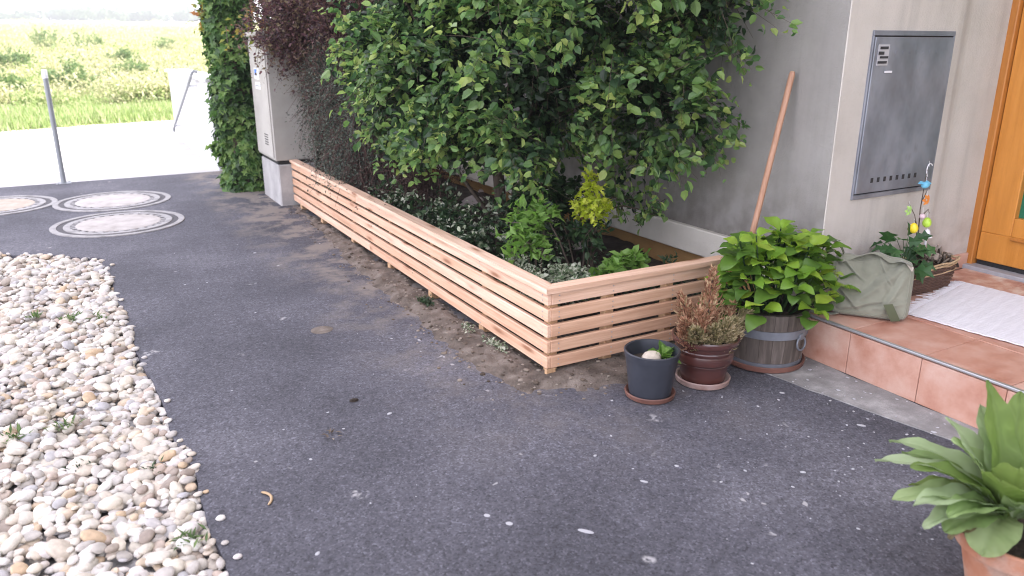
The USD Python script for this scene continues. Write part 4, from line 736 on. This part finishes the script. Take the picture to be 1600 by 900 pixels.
hung('egg_ornament', 'yellow egg ornament hanging left on the twig above the plant', (3.525, 2.262, .54), 'egg_yellow', egg(.021, .026))
hung('egg_ornament', 'lime green egg ornament hanging low in the middle of the twig', (3.635, 2.268, .555), 'egg_lime', egg(.021, .026))
wing = [leaves(np.zeros((1, 3)), np.array([[s, .2, .25]]), np.array([[0, -.6, 1.]]), .05, .03, 'round') for s in (-1, 1)]
hung('bird_ornament', 'light blue bird ornament near the top of the twig', (3.582, 2.272, .748), 'bird_blue', rot_to(egg(.016, .028), (1, 0, .15), (0, 0, 0)), [('wing', w, 'bird_blue') for w in wing])
def petals(n, r): a_ = np.arange(n) * 2 * math.pi / n; D = np.column_stack([np.cos(a_), 0 * a_, np.sin(a_)]); return leaves(D * .004, D, np.tile([[0, -1., 0]], (n, 1)), r, r * .8, 'round')
hung('flower_ornament', 'orange flower ornament below the blue bird on the twig', (3.603, 2.27, .672), 'orange_felt', petals(6, .026))
hung('flower_ornament', 'green flower ornament hanging at the left tip of the twig', (3.49, 2.28, .628), 'flower_green', petals(6, .024))
hung('bead_ornament', 'pale pink bead ornament between the orange flower and the lime egg', (3.585, 2.265, .592), 'ornament_pink', trimesh.creation.icosphere(subdivisions=2, radius=.014))
hung('bell_ornament', 'white bell ornament hanging lowest on the twig', (3.64, 2.262, .50), 'ornament_white', lathe([(0, .022), (.008, .021), (.014, .010), (.018, -.008), (.028, -.018), (.026, -.02), (.012, -.006), (0, .0)], 24), [('clapper', tube([(0, 0, 0), (.002, 0, -.05), (0, 0, -.085)], [.004, .006, .005], 7), 'ornament_white')])
hung('wire_ornament', 'white wire loop ornament at the very top of the twig', (3.606, 2.285, .815), 'ornament_white', tube(spline([(0, 0, -.03), (-.014, 0, .0), (-.006, 0, .028), (.014, 0, .03), (.022, 0, .02)]), .0025, 6))

# ------------------------------------------------------------------ rugs
def rug(name, label, A_, B_, C_, m, fringe_m, frs, z, n=(60, 60)):
    A_, B_, C_ = (np.array(p_, float) for p_ in (A_, B_, C_)); t = thing(name, label, 'rug')
    U, V = np.meshgrid(np.linspace(0, 1, n[0]), np.linspace(0, 1, n[1]), indexing='ij'); P = A_ + U[..., None] * (B_ - A_) + V[..., None] * (C_ - A_)
    P = P + .006 * np.stack([np.sin(V * 23), np.sin(U * 19 + 1)], -1) * .5
    Z = z + .004 * (meshkit.fbm(np.stack([P[..., 0] * 5, P[..., 1] * 5, 0 * U], -1), 3, 71)) + .0012 * np.sin(V * n[1] * 2.2)
    top_ = np.concatenate([P, Z[..., None]], -1).reshape(-1, 3); i = np.arange(n[0] * n[1]).reshape(n); a, b, c, d = i[:-1, :-1].ravel(), i[1:, :-1].ravel(), i[1:, 1:].ravel(), i[:-1, 1:].ravel()
    f1 = np.vstack([np.column_stack([a, c, b]), np.column_stack([a, d, c])]); bot = top_ - [0, 0, .0055]; N_ = len(top_)
    ring = np.concatenate([i[:, 0], i[-1, 1:], i[-2::-1, -1], i[0, -2:0:-1]]); r2 = np.roll(ring, -1)
    f = np.vstack([f1, f1[:, ::-1] + N_, np.column_stack([ring, r2, r2 + N_]), np.column_stack([ring, r2 + N_, ring + N_])])
    me = trimesh.Trimesh(np.vstack([top_, bot]), f, process=False); trimesh.repair.fix_normals(me)
    obj('cloth', me, MAT[m], t)
    fr = []
    for (s, e, out, cnt) in frs:
        s, e, out = np.array(s), np.array(e), np.array(out)
        for k in range(cnt):
            q0 = s + (e - s) * (k + .5) / cnt; j = rng.normal(size=2) * .010; ln = rng.uniform(.8, 1.25)
            fr.append(tube([(*q0, z + .002), (*(q0 + out * .5 * ln + j * .5), z + .0035), (*(q0 + out * ln + j), z - .001)], [.0035, .003, .002], 5))
    obj('fringe', cat_(fr), MAT[fringe_m], t)
rug('white_rug', 'white woven rag rug with a fringed end on the tiled porch', (3.225, 2.03), (3.93, 2.19), (3.345, .80), 'rug_white', 'rug_white', [((3.225, 2.03), (3.93, 2.19), (-.012, .055), 46)], .217)
rug('cream_mat', 'cream fringed mat lying over the near part of the white rug', (3.36, 1.50), (3.86, 1.60), (3.45, .75), 'mat_cream', 'mat_cream', [((3.36, 1.50), (3.86, 1.60), (-.012, .06), 34), ((3.36, 1.50), (3.40, 1.2), (-.05, -.01), 16)], .2265, (40, 40))

# ================================================================== planting
def foliage(t, clumps, n, m, L, W, length, kind, leafm, tipm, outw=.7, grav=-.15, lo=.55, hi=1.05, twig=.0022, twigm='bark', keep=None, fname='foliage', **kw):
    O, D = in_clumps(clumps, n, lo, hi)
    if keep is not None: k = keep(O); O, D = O[k], D[k]; n = len(O)
    d = D * outw + rng.normal(size=(n, 3)) * .45 + [0, 0, grav]
    body, tip, tw = sprays(O - unit(d) * length * .5, d, length * rng.uniform(.6, 1.3, n), m, L, W, kind, twig=twig, **kw)
    obj(fname, body, MAT[leafm], t, smooth=False)
    if tipm: obj('young_leaves', tip, MAT[tipm], t)
    else: obj('tip_leaves', tip, MAT[leafm], t)
    if tw is not None: obj('twigs', tw, MAT[twigm], t, kind='stuff')
def limbs(t, base, ends, r0, m, name='branch', lift=.25):
    for e in ends:
        e = np.array(e, float); b = np.array(base, float); mid = (b + e) / 2 + [rng.uniform(-.08, .08), rng.uniform(-.08, .08), lift * .4]
        obj(name, tube(spline([b, b * .65 + mid * .35 + [0, 0, .05], mid, e], 12), np.linspace(r0, r0 * .25, 12), 7), MAT[m], t, smooth=True)

# the big green bush against the house wall
t = thing('green_bush', 'large dense dark green deciduous bush overhanging the slatted fence', 'bush')
BB = np.array([2.35, 4.35, .05])
obj('trunk', tube([BB, BB + [.02, .03, .25], BB + [-.02, .02, .6]], [.05, .04, .035], 10), MAT['bark'], t, smooth=True)
clump = [((2.15, 4.5, 1.25), (.60, .92, .60)), ((2.00, 4.85, 1.50), (.42, .52, .52)), ((2.2, 3.7, 1.35), (.48, .58, .55)), ((2.35, 3.3, 1.75), (.45, .50, .45)), ((2.45, 4.0, 2.0), (.70, 1.1, .6)), ((2.05, 4.5, 2.05), (.44, .6, .5)),
         ((2.52, 3.25, 1.2), (.30, .40, .38)), ((1.93, 4.70, 1.06), (.34, .42, .36)), ((2.1, 4.1, .90), (.42, .55, .30)), ((2.72, 2.95, 1.66), (.22, .32, .28)), ((1.78, 4.75, 1.85), (.25, .35, .4))]
limbs(t, BB + [-.02, .02, .55], [c[0] for c in clump], .030, 'bark')
limbs(t, BB + [0, 0, .1], [(2.1, 3.9, .8), (2.5, 3.9, .9), (2.2, 4.9, .8)], .022, 'bark')
def inside_deep(O):
    return np.any([(((O - np.array(c)) / np.array(r)) ** 2).sum(1) < .62 for c, r in clump], 0)
C_, CD = in_clumps(clump, 400, .84, 1.13); k = ~inside_deep(C_) & (C_[:, 0] < 2.9) & (C_[:, 2] < 2.7) & (C_[:, 2] > np.where(C_[:, 1] > 3.7, .80, .64)); C_, CD = C_[k], CD[k]
per_ = 10; O = np.repeat(C_, per_, 0); D = np.repeat(CD, per_, 0); n_ = len(O)
d = D * .75 + rng.normal(size=(n_, 3)) * .55 + [0, 0, -.05]; O = O + rng.normal(size=(n_, 3)) * [.06, .068, .058] - unit(d) * .08
k = (O[:, 0] < 2.94) & (O[:, 2] > .5); O, d = O[k], d[k]; n_ = len(O)
body_, tip_, tw_ = sprays(O, d, .19 * rng.uniform(.6, 1.35, n_), 11, .056, .039, 'round', twig=.0015, sag=.3, up=1.0)
obj('foliage', body_, MAT['bush_leaf'], t); obj('young_leaves', tip_, MAT['bush_tip'], t); obj('twigs', tw_, MAT['bark'], t, kind='stuff')
ok = lambda O: (O[:, 0] < 2.93) & (O[:, 2] < 2.7) & (O[:, 2] > .78)
foliage(t, clump, 1350, 11, .052, .036, .24, 'round', 'shaded_inner_leaf', None, keep=ok, lo=.1, hi=.82, fname='inner_foliage', twig=.0015)
# long shoots that stand out of the outline
so, sd = [], []
for (a0, b0) in [((2.8, 2.9, 1.75), (.05, -.38, -.02)), ((2.82, 2.95, 1.68), (.03, -.42, -.10)), ((2.75, 2.95, 1.55), (.05, -.30, -.20)), ((2.7, 3.0, 1.10), (.10, -.25, -.12)), ((2.72, 3.0, .98), (.12, -.22, -.10)), 
                 ((1.62, 4.9, 1.45), (-.16, -.05, .0)), ((1.68, 4.9, 1.2), (-.15, 0, -.05)), ((1.68, 4.5, .95), (-.12, -.1, -.18)), ((1.75, 4.3, .80), (-.10, -.12, -.2)), ((2.0, 3.5, .80), (-.05, -.15, -.2)), ((2.3, 3.1, 1.3), (-.1, -.25, -.05)), ((2.2, 3.2, 1.6), (-.12, -.25, .05))]:
    for _ in range(3): so.append(np.array(a0) + rng.normal(size=3) * .05); sd.append(np.array(b0) + rng.normal(size=3) * .05)
so, sd = np.array(so), np.array(sd)
b_, tp_, tw_ = sprays(so, sd, np.linalg.norm(sd, axis=1) * .8, 22, .050, .033, 'round', twig=.0018, sag=.25)
obj('shoot_foliage', b_, MAT['bush_leaf'], t, kind='stuff'); obj('young_leaves', tp_, MAT['bush_tip'], t); obj('twigs', tw_, MAT['bark'], t, kind='stuff')

# purple-leaved shrub and the grey-green conifer shrub beside the cabinet
t = thing('purple_shrub', 'purple red leaved barberry shrub hanging over the utility cabinet', 'shrub')
limbs(t, (2.2, 6.6, .05), [(1.9, 6.7, 1.3), (1.75, 6.5, 1.6), (2.2, 6.2, 1.5), (2.0, 5.9, 1.8), (1.7, 7.0, 1.7), (2.3, 6.9, 1.7)], .025, 'bark_red')
cl = [((1.90, 6.65, 1.62), (.42, .5, .33)), ((1.68, 6.85, 1.75), (.32, .4, .26)), ((2.1, 6.1, 1.75), (.45, .55, .45)), ((1.85, 6.2, 1.95), (.45, .5, .3)), ((1.64, 6.88, 1.47), (.28, .22, .15)), ((1.60, 6.92, 1.40), (.22, .18, .13)), ((1.82, 6.85, 1.30), (.2, .2, .22)), ((2.15, 6.4, 1.2), (.35, .4, .4)), ((2.1, 7.3, 1.3), (.25, .5, .5))]
foliage(t, cl, 1300, 18, .036, .019, .26, 'pointed', 'purple_leaf', None, twigm='bark_red', grav=-.1, lo=.5, hi=1.15)
t = thing('grey_green_shrub', 'dark grey-green feathery shrub drooping over the far fence slats', 'shrub')
limbs(t, (1.98, 5.9, .05), [(1.85, 6.2, 1.0), (1.8, 5.8, .9), (2.0, 5.5, 1.1), (1.75, 6.4, .7), (2.1, 6.2, 1.2), (1.8, 5.4, .7)], .02, 'bark_red')
cl = [((1.86, 6.15, 1.00), (.24, .36, .32)), ((1.85, 5.75, .80), (.22, .42, .36)), ((1.80, 6.2, .62), (.18, .35, .22)), ((2.05, 5.5, 1.0), (.3, .4, .4)), ((1.84, 6.4, 1.22), (.16, .4, .28)), ((1.82, 6.75, .95), (.10, .18, .25))]
foliage(t, cl, 1200, 24, .026, .010, .26, 'pointed', 'juniper_leaf', None, twigm='bark_red', grav=-.55, lo=.3, hi=1.1, sag=.5)
O = np.array([[1.70, 5.85, .58], [1.70, 5.8, .54], [1.72, 5.62, .56]]); D = np.array([[-.12, -.04, -.22], [-.11, -.08, -.20], [-.10, -.1, -.2]]); O = np.repeat(O, 5, 0) + rng.normal(size=(15, 3)) * .02; D = np.repeat(D, 5, 0) * .8 + rng.normal(size=(15, 3)) * .03
b_, tp_, tw_ = sprays(O, D, .17, 24, .024, .010, twig=.0012, sag=.3); obj('drooping_tips', cat_([b_, tp_]), MAT['juniper_leaf'], t, kind='stuff'); obj('twigs', tw_, MAT['bark_red'], t, kind='stuff')
t = thing('twiggy_shrub', 'bare brown twiggy shrub filling the shade behind the fence', 'shrub')
limbs(t, (2.3, 5.6, .05), [(2.0, 5.3, .8), (2.4, 5.2, 1.0), (2.0, 5.9, .9), (2.6, 5.8, 1.1), (1.95, 4.9, .6)], .018, 'bark_red', 'stem')
foliage(t, [((2.15, 5.5, .55), (.45, .7, .45)), ((1.95, 5.0, .45), (.3, .5, .3)), ((2.5, 6.4, .6), (.4, .8, .5)), ((2.6, 7.2, 1.0), (.35, .9, .9)), ((2.3, 8.0, 1.0), (.6, .6, 1.0))], 900, 14, .026, .011, .3, 'pointed', 'brown_twigs', None, twigm='bark_red', lo=.2, hi=1.0)
t = thing('backing_shrub', 'dark leafy shrub closing the shaded gap behind the utility cabinet', 'shrub')
limbs(t, (2.3, 8.4, .05), [(2.0, 8.3, 1.2), (2.5, 8.4, 1.4), (2.2, 8.6, 1.7)], .02, 'bark', 'stem')
foliage(t, [((2.05, 8.4, .7), (.38, .4, .75)), ((2.5, 8.4, .9), (.4, .4, .95)), ((2.2, 8.4, 1.7), (.5, .4, .6)), ((2.75, 8.2, 1.5), (.3, .4, .8))], 900, 14, .065, .042, .26, 'round', 'dark_leaf', None, lo=.3, hi=1.0)
# small plants in the bed
def small(name, label, cat, base, cl, n, m, L, W, ln, kind, mt, tip=None, **kw):
    t = thing(name, label, cat); base = np.array(base, float)
    for c in cl: obj('stem', tube([base, (base + np.array(c[0])) / 2 + [.01, .0, .03], c[0]], [.006, .005, .003], 6), MAT['bark'], t)
    foliage(t, cl, n, m, L, W, ln, kind, mt, tip, twigm='bark', **kw)
small('lime_plant', 'bright lime green leafy plant behind the fence corner', 'plant', (1.98, 3.28, .08), [((1.95, 3.3, .56), (.11, .13, .09)), ((1.86, 3.22, .46), (.09, .10, .08)), ((2.03, 3.3, .60), (.07, .09, .06))], 60, 9, .062, .030, .12, 'pointed', 'fresh_leaf', grav=.1, lo=.3)
small('yellow_shrub', 'vivid yellow-green leaved shrub shoot below the big bush', 'shrub', (2.36, 3.35, .08), [((2.32, 3.3, .68), (.07, .08, .085)), ((2.34, 3.28, .575), (.085, .08, .06)), ((2.27, 3.3, .60), (.05, .06, .06))], 62, 9, .042, .026, .08, 'lobed', 'yellow_leaf', grav=.1, lo=.3)
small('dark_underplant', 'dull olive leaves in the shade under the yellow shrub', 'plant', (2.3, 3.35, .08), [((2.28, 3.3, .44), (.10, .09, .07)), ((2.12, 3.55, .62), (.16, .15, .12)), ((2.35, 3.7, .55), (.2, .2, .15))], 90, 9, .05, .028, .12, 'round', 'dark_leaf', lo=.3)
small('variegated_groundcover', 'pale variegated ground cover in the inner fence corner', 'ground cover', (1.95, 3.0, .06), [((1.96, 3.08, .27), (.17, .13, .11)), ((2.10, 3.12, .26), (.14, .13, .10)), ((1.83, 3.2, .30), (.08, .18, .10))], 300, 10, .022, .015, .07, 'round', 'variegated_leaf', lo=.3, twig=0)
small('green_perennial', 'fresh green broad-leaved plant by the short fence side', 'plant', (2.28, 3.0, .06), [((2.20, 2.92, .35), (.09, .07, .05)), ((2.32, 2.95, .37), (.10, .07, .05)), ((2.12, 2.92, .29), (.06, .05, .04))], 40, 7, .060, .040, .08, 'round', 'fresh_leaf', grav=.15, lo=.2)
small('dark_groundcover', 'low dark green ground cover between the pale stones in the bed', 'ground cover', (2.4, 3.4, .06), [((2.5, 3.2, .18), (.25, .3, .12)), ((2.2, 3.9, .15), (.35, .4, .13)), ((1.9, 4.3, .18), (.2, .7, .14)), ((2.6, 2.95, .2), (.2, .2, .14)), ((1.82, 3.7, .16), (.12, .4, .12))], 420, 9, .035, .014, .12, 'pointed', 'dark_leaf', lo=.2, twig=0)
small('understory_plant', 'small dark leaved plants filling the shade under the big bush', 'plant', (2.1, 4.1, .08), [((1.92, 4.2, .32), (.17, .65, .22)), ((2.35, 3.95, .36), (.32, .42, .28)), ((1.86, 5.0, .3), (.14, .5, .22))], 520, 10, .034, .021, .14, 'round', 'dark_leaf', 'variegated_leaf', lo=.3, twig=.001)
small('trailing_creeper', 'thin creeper with scattered leaves trailing before the cream wall trim', 'creeper', (2.5, 3.5, .5), [((2.70, 3.3, .52), (.10, .12, .07)), ((2.6, 3.4, .6), (.14, .14, .1))], 24, 8, .042, .028, .14, 'round', 'bush_leaf', 'bush_tip', lo=.2)
small('edge_weed', 'small pale weed growing between the soil strip and the fence middle', 'weed', (1.60, 3.05, .02), [((1.60, 3.05, .03), (.035, .14, .02)), ((1.585, 3.3, .03), (.025, .08, .02))], 70, 7, .014, .009, .04, 'round', 'variegated_leaf', lo=.1, twig=0)
small('edge_weed', 'small green weed under the fence further from the corner', 'weed', (1.57, 3.8, .02), [((1.57, 3.82, .03), (.035, .10, .02))], 30, 7, .018, .010, .05, 'round', 'dark_leaf', lo=.1, twig=0)
# pale stones lying in the bed
ICO2 = trimesh.creation.icosphere(subdivisions=2); surf('bed_stone_look', [(.3, (.42, .35, .34)), (.6, (.56, .49, .48)), (.75, (.62, .57, .55))], 9, 5, rough=.85, bump=.4)
for k, (u, v, s_, lb) in enumerate([(740, 318, (.10, .09, .07), 'largest pale stone left of the lime green plant, deep in the bed'), (722, 335, (.05, .05, .04), 'small pale stone just left of the largest bed stone'), (756, 300, (.05, .06, .04), 'small pale stone just above the largest bed stone'), (835, 388, (.08, .06, .06), 'pale pinkish stone under the lime green plant'), (812, 402, (.045, .04, .035), 'small pale stone below left of the pinkish stone'), (868, 372, (.05, .045, .04), 'pale stone to the right below the yellow shrub'), (905, 385, (.05, .04, .035), 'dull pale stone left of the fresh broad-leaved plant'), (775, 360, (.045, .045, .035), 'pale stone half hidden behind the left side of the lime plant')]):
    p = gz(u, v, .17); vv = np.array(ICO2.vertices); vv = vv * (1 + .45 * (meshkit.noise(vv * 1.6 + k * 5, k) - .5) + .2 * (meshkit.noise(vv * 4 + k * 5, k) - .5))[:, None] * np.array(s_) + p - [0, 0, .01]
    obj('bed_stone', trimesh.Trimesh(vv, ICO2.faces, process=False), MAT['bed_stone_look'], smooth=True, label=lb, cat='stone')

# ivy pillar
t = thing('ivy_pillar', 'tall pillar completely wrapped in glossy green ivy at the path edge', 'ivy')
obj('pillar', box(1.33, 1.60, 8.02, 8.32, -.05, 2.75), MAT['bark'], t)
n = 3800; zz = rng.uniform(-.0, 2.75, n) ; side = rng.random(n); per = rng.uniform(0, 2 * np.pi, n)
lump = meshkit.fbm(np.column_stack([np.cos(per) * 1.2, np.sin(per) * 1.2, zz * 2.4]), 3, 81); rad = .165 + .30 * (lump - .42) + .03 * np.clip(.5 - zz, 0, 1)
dirp = np.column_stack([np.cos(per), np.sin(per), np.zeros(n)]); sq = 1 / np.maximum(np.abs(dirp[:, 0]), np.abs(dirp[:, 1])) ** .55
P = np.column_stack([1.455 + dirp[:, 0] * rad * sq, 8.17 + dirp[:, 1] * rad * sq, zz]); P += rng.normal(size=P.shape) * .015
Dv = np.column_stack([dirp[:, 0] * .6, dirp[:, 1] * .6, np.full(n, -.8)]) + rng.normal(size=(n, 3)) * .55; Nv = dirp + [0, 0, .95] + rng.normal(size=(n, 3)) * .3
obj('ivy_leaves', leaves(P, Dv, Nv, rng.uniform(.06, .12, n), rng.uniform(.06, .11, n), 'lobed', .15, .25), MAT['ivy_leaf'], t)
for k in range(7):
    a_ = k * .9; obj('vine_stem', tube(spline([(1.455 + .17 * math.cos(a_ + q_ * .4), 8.17 + .17 * math.sin(a_ + q_ * .4), q_ * 2.7 / 5) for q_ in range(6)], 20), .009, 6), MAT['bark'], t, smooth=True)
O = np.tile([[1.33, 8.1, 1.62]], (7, 1)) + rng.normal(size=(7, 3)) * .03; D = np.array([[-.2, -.02, .02]]) + rng.normal(size=(7, 3)) * .08
b_, tp_, tw_ = sprays(O, D, .24, 7, .075, .05, 'lobed', twig=.004); obj('side_shoot', cat_([b_, tp_]), MAT['shoot_leaf'], t); obj('shoot_stems', tw_, MAT['bark'], t)
O = np.tile([[1.46, 7.35, 1.58]], (16, 1)) + rng.normal(size=(16, 3)) * [.08, .08, .06]; D = np.array([[.12, -.2, -.03]]) + rng.normal(size=(16, 3)) * .12
b_, tp_, tw_ = sprays(O, D, .28, 8, .06, .03, twig=.004); obj('reddish_shoot', cat_([b_, tp_]), MAT['shoot_leaf'], t); obj('shoot_stems', tw_, MAT['bark'], t)

# weeds in the gravel and litter on the asphalt
def tuft(name, label, cat, p, n, L, mt, flat=.7, W=.25, group=None):
    t = thing(name, label, cat, p, group=group); a_ = rng.uniform(0, 6.28, n); D = np.column_stack([np.cos(a_), np.sin(a_), rng.uniform(.15, 1.0, n) / flat])
    obj('leaves', leaves(unit(D) * .006 + rng.normal(size=(n, 3)) * [.02, .02, .002], D, np.column_stack([-D[:, 0], -D[:, 1], np.ones(n)]), rng.uniform(.6, 1.2, n) * L, L * W, 'pointed'), MAT[mt], t); return t
for (u, v, n_, L_, lb) in [(112, 500, 40, .07, 'low weed tuft in the gravel, the farthest and widest pair on the right'), (55, 497, 22, .06, 'small weed in the far left part of the gravel'), (100, 668, 30, .05, 'flat weed tuft in the middle of the gravel'), (20, 687, 26, .06, 'weed at the left picture edge in the gravel'), (293, 845, 30, .055, 'fresh weed near the gravel corner beside the asphalt'), (240, 732, 16, .04, 'dark moss-like weed near the asphalt edge of the gravel'), (155, 498, 18, .06, 'weed close to the far asphalt edge of the gravel'), (125, 730, 14, .035, 'tiny weed left of the dark one in the gravel')]:
    p = gz(u, v, .01); tuft('gravel_weed', lb, 'weed', p, n_, L_ * .72, 'field_shrub_leaf' if 'dark' not in lb else 'dark_leaf')
p = gz(517, 683); tuft('leaf_litter', 'withered scrap of a plant lying on the asphalt', 'plant scrap', p + [0, 0, .006], 9, .035, 'dry_litter', 3)
p = gz(419, 780); obj('curved_stalk', tube(spline([p + [-.012, .045, .005], p + [.008, .015, .006], p + [.008, -.015, .006], p + [-.008, -.04, .005]], 14), [.002] + [.0045] * 12 + [.002], 6), MAT['wicker_pale'], smooth=True, label='short curved pale stalk lying on the asphalt', cat='stalk')
p = gz(553, 627); obj('dark_scrap', trimesh.Trimesh(shapes[4] * [.02, .011, .008] + p + [0, 0, .005], PF, process=False), MAT['bed_soil'], smooth=True, label='dark crumb of earth lying alone on the asphalt', cat='earth crumb')
mc = wobble(Point(0, 0).buffer(.055), .012, 91, .02); p = gz(503, 516); mm = poly_mesh(mc, 0, .0022); mm.apply_translation(p + [0, 0, -.001]); obj('mortar_blob', mm, MAT['dry_soil'], label='flat grey mortar blob stuck on the asphalt mid path', cat='mortar')
for k, (u, v, a0, b0, lb) in enumerate([(q_[0], q_[1], q_[2] * .8, q_[3] * .7, q_[4]) for q_ in [(912, 831, .030, .010, 'longest white paint spot in the foreground asphalt'), (758, 806, .012, .010, 'round white spot left of the longest one'), (795, 818, .013, .011, 'white spot between the round one and the longest'), (1006, 753, .016, .007, 'white spot near the middle right of the asphalt'), (1345, 664, .02, .010, 'white spot below the concrete strip'), (1222, 613, .012, .009, 'white spot in front of the barrel saucer')]]):
    p = gz(u, v); mm = poly_mesh(wobble(Polygon([(a0 * math.cos(q_), b0 * math.sin(q_)) for q_ in np.linspace(0, 6.28, 24)[:-1]]), .008, 93 + k, .003).buffer(.0008), 0, .0026); mm.apply_transform(trimesh.transformations.rotation_matrix(-.9, (0, 0, 1))); mm.apply_translation(p + [0, 0, -.0015]); obj('paint_spot', mm, MAT['old_paint'], label=lb, cat='spot')

# ================================================================== verge, meadow, far wood
def instancer(name, mesh_list, mats, pts, scales, label, cat):
    pi = UsdGeom.PointInstancer.Define(stage, numbered('/World', name)); path = str(pi.GetPath()); UsdGeom.Scope.Define(stage, path + '/prototypes')
    rel = pi.CreatePrototypesRel()
    for k, (m_, mt) in enumerate(zip(mesh_list, mats)):
        pm = usdkit.mesh(stage, f'{path}/prototypes/clump_{k:03d}', m_, MAT[mt]); pm.CreateDoubleSidedAttr(True); add_tone(pm, m_); rel.AddTarget(pm.GetPath())
    n_ = len(pts); pi.CreateProtoIndicesAttr(Vt.IntArray.FromNumpy(rng.integers(len(mesh_list), size=n_).astype(np.int32)))
    pi.CreatePositionsAttr(Vt.Vec3fArray.FromNumpy(np.asarray(pts, np.float32))); a_ = rng.uniform(0, 2 * np.pi, n_)
    pi.CreateOrientationsAttr(Vt.QuathArray([Gf.Quath(float(math.cos(x / 2)), 0, 0, float(math.sin(x / 2))) for x in a_]))
    pi.CreateScalesAttr(Vt.Vec3fArray.FromNumpy(np.repeat(np.asarray(scales, np.float32)[:, None], 3, 1)))
    tag(pi, label, cat, kind='stuff')
def blades(n, r, h):
    a_ = rng.uniform(0, 6.28, n); P = np.column_stack([rng.normal(size=n) * r, rng.normal(size=n) * r, np.zeros(n) - .02]); D = np.column_stack([np.cos(a_) * .45, np.sin(a_) * .45, np.ones(n)])
    return leaves(P, D, np.column_stack([np.cos(a_), np.sin(a_), np.zeros(n) + .2]), rng.uniform(.5, 1.2, n) * h, .018, 'pointed', .1, .35)
n = 5200; x = rng.uniform(-9, 4.5, n); y = verge_y(x) + .02 + rng.uniform(0, 1, n) ** 1.2 * 9
instancer('grass_verge', [blades(46, .12, h) for h in (.10, .14, .20, .12)], ['grass_blade'] * 4, np.column_stack([x, y, terrain(x, y)]), rng.uniform(.7, 1.4, n), 'strip of fresh green grass along the far road edge', 'grass')
def weed(n, r, h, L):
    q_ = rng.normal(size=(n, 3)) * [r, r, 0]; z = rng.beta(2, 1.6, n) * h * (1 - .35 * np.linalg.norm(q_[:, :2], axis=1) / r / 2); q_[:, 2] = np.maximum(z, .02)
    D = rnd_dir(n) * .8 + [0, 0, .7]; return leaves(q_, D, rnd_dir(n) * .6 + [0, 0, 1], rng.uniform(.5, 1.3, n) * L, L * .42, 'pointed')
n = 9000; y = 20.0 + rng.beta(.8, 2.6, n) * 190; x = y * rng.uniform(-.16, .23, n); cl_ = meshkit.fbm(np.column_stack([x * .35, y * .16, 0 * x]), 3, 15); k = rng.random(n) < np.clip((cl_ - .40) * 6, .10, 1); x, y = x[k], y[k]
instancer('meadow_weeds', [weed(120, .30, h, .12) for h in (.30, .5, .38, .65)], ['meadow_leaf', 'meadow_leaf', 'grass_blade', 'meadow_leaf'], np.column_stack([x, y, terrain(x, y)]), rng.uniform(.55, 1.2, len(x)) * (1 + (y - 20) / 160), 'tall yellow-green weeds covering the rising meadow', 'weeds')
shr = [(113, 146, 24.5, 1.0, .85, 'darker green meadow shrub right of the grey post'), (18, 163, 22.5, .55, .5, 'dark shrub at the left picture edge just above the grass'), (212, 135, 27, 1.1, .7, 'low shrub in the meadow left of the white stair wall'), (74, 92, 46, 1.6, 1.3, 'shrub high in the meadow above the grey post'), (142, 92, 44, 1.6, 1.2, 'shrub in the far meadow between post and white wall'), (194, 115, 33, .9, .8, 'small dark shrub in the middle of the meadow'), (30, 118, 33, 1.0, .8, 'shrub in the meadow left of the grey post top'), (260, 88, 46, 1.3, .8, 'pale shrub in the meadow above the white stair wall')]
for u, v, y0, w, h, lb in shr:
    p = aty(u, v, y0); p[2] = float(terrain(np.array(p[0]), np.array(p[1]))); t = thing('meadow_shrub', lb, 'shrub', p)
    O, D = in_clumps([((0, 0, h * .5), (w * .4, w * .4, h * .5)), ((w * .25, .1, h * .4), (w * .3, w * .3, h * .35)), ((-w * .25, -.1, h * .35), (w * .3, w * .3, h * .35))], 150, .3, 1.05)
    b_, tp_, _ = sprays(O, D + [0, 0, .5], .3, 7, .13, .06); obj('foliage', cat_([b_, tp_]), MAT['field_shrub_leaf'], t)
    for s_ in (-.2, 0, .2): obj('stem', tube([(0, 0, -.05), (w * s_, .05, h * .6)], [.02, .01], 5), MAT['bark'], t)
# far wood on the rise
tp = []
for k in range(330):
    x_ = rng.uniform(-330, 60); y_ = 345 + rng.uniform(-14, 18); hgt = rng.uniform(2.3, 4.2) * (1 + .35 * math.sin(x_ * .045) + .25 * math.sin(x_ * .13 + 1)); c = np.array([x_, y_, float(terrain(np.array(x_), np.array(y_))) + hgt * .5]); n_ = 90
    d = rnd_dir(n_); Pp = c + d * rng.uniform(.5, 1.0, (n_, 1)) * [hgt * .75, hgt * .75, hgt * .52]; tp.append(leaves(Pp, rnd_dir(n_) + [0, 0, .3], d + [0, 0, .6], rng.uniform(.8, 1.6, n_), 1.0, 'round'))
obj('far_wood', cat_(tp), MAT['far_tree_leaf'], kind='stuff', label='far-off hazy line of trees along the top of the meadow', cat='wood')

# ================================================================== haze
HAZE = .00112
mat('haze_look', {'v': ('principled_volume', {'color': (.86, .90, .94), 'density': HAZE, 'anisotropy': .25})}, surface=None, volume='v.volume')
obj('haze', box(-950, 950, -60, 930, -1.2, 30), MAT['haze_look'], kind='stuff')
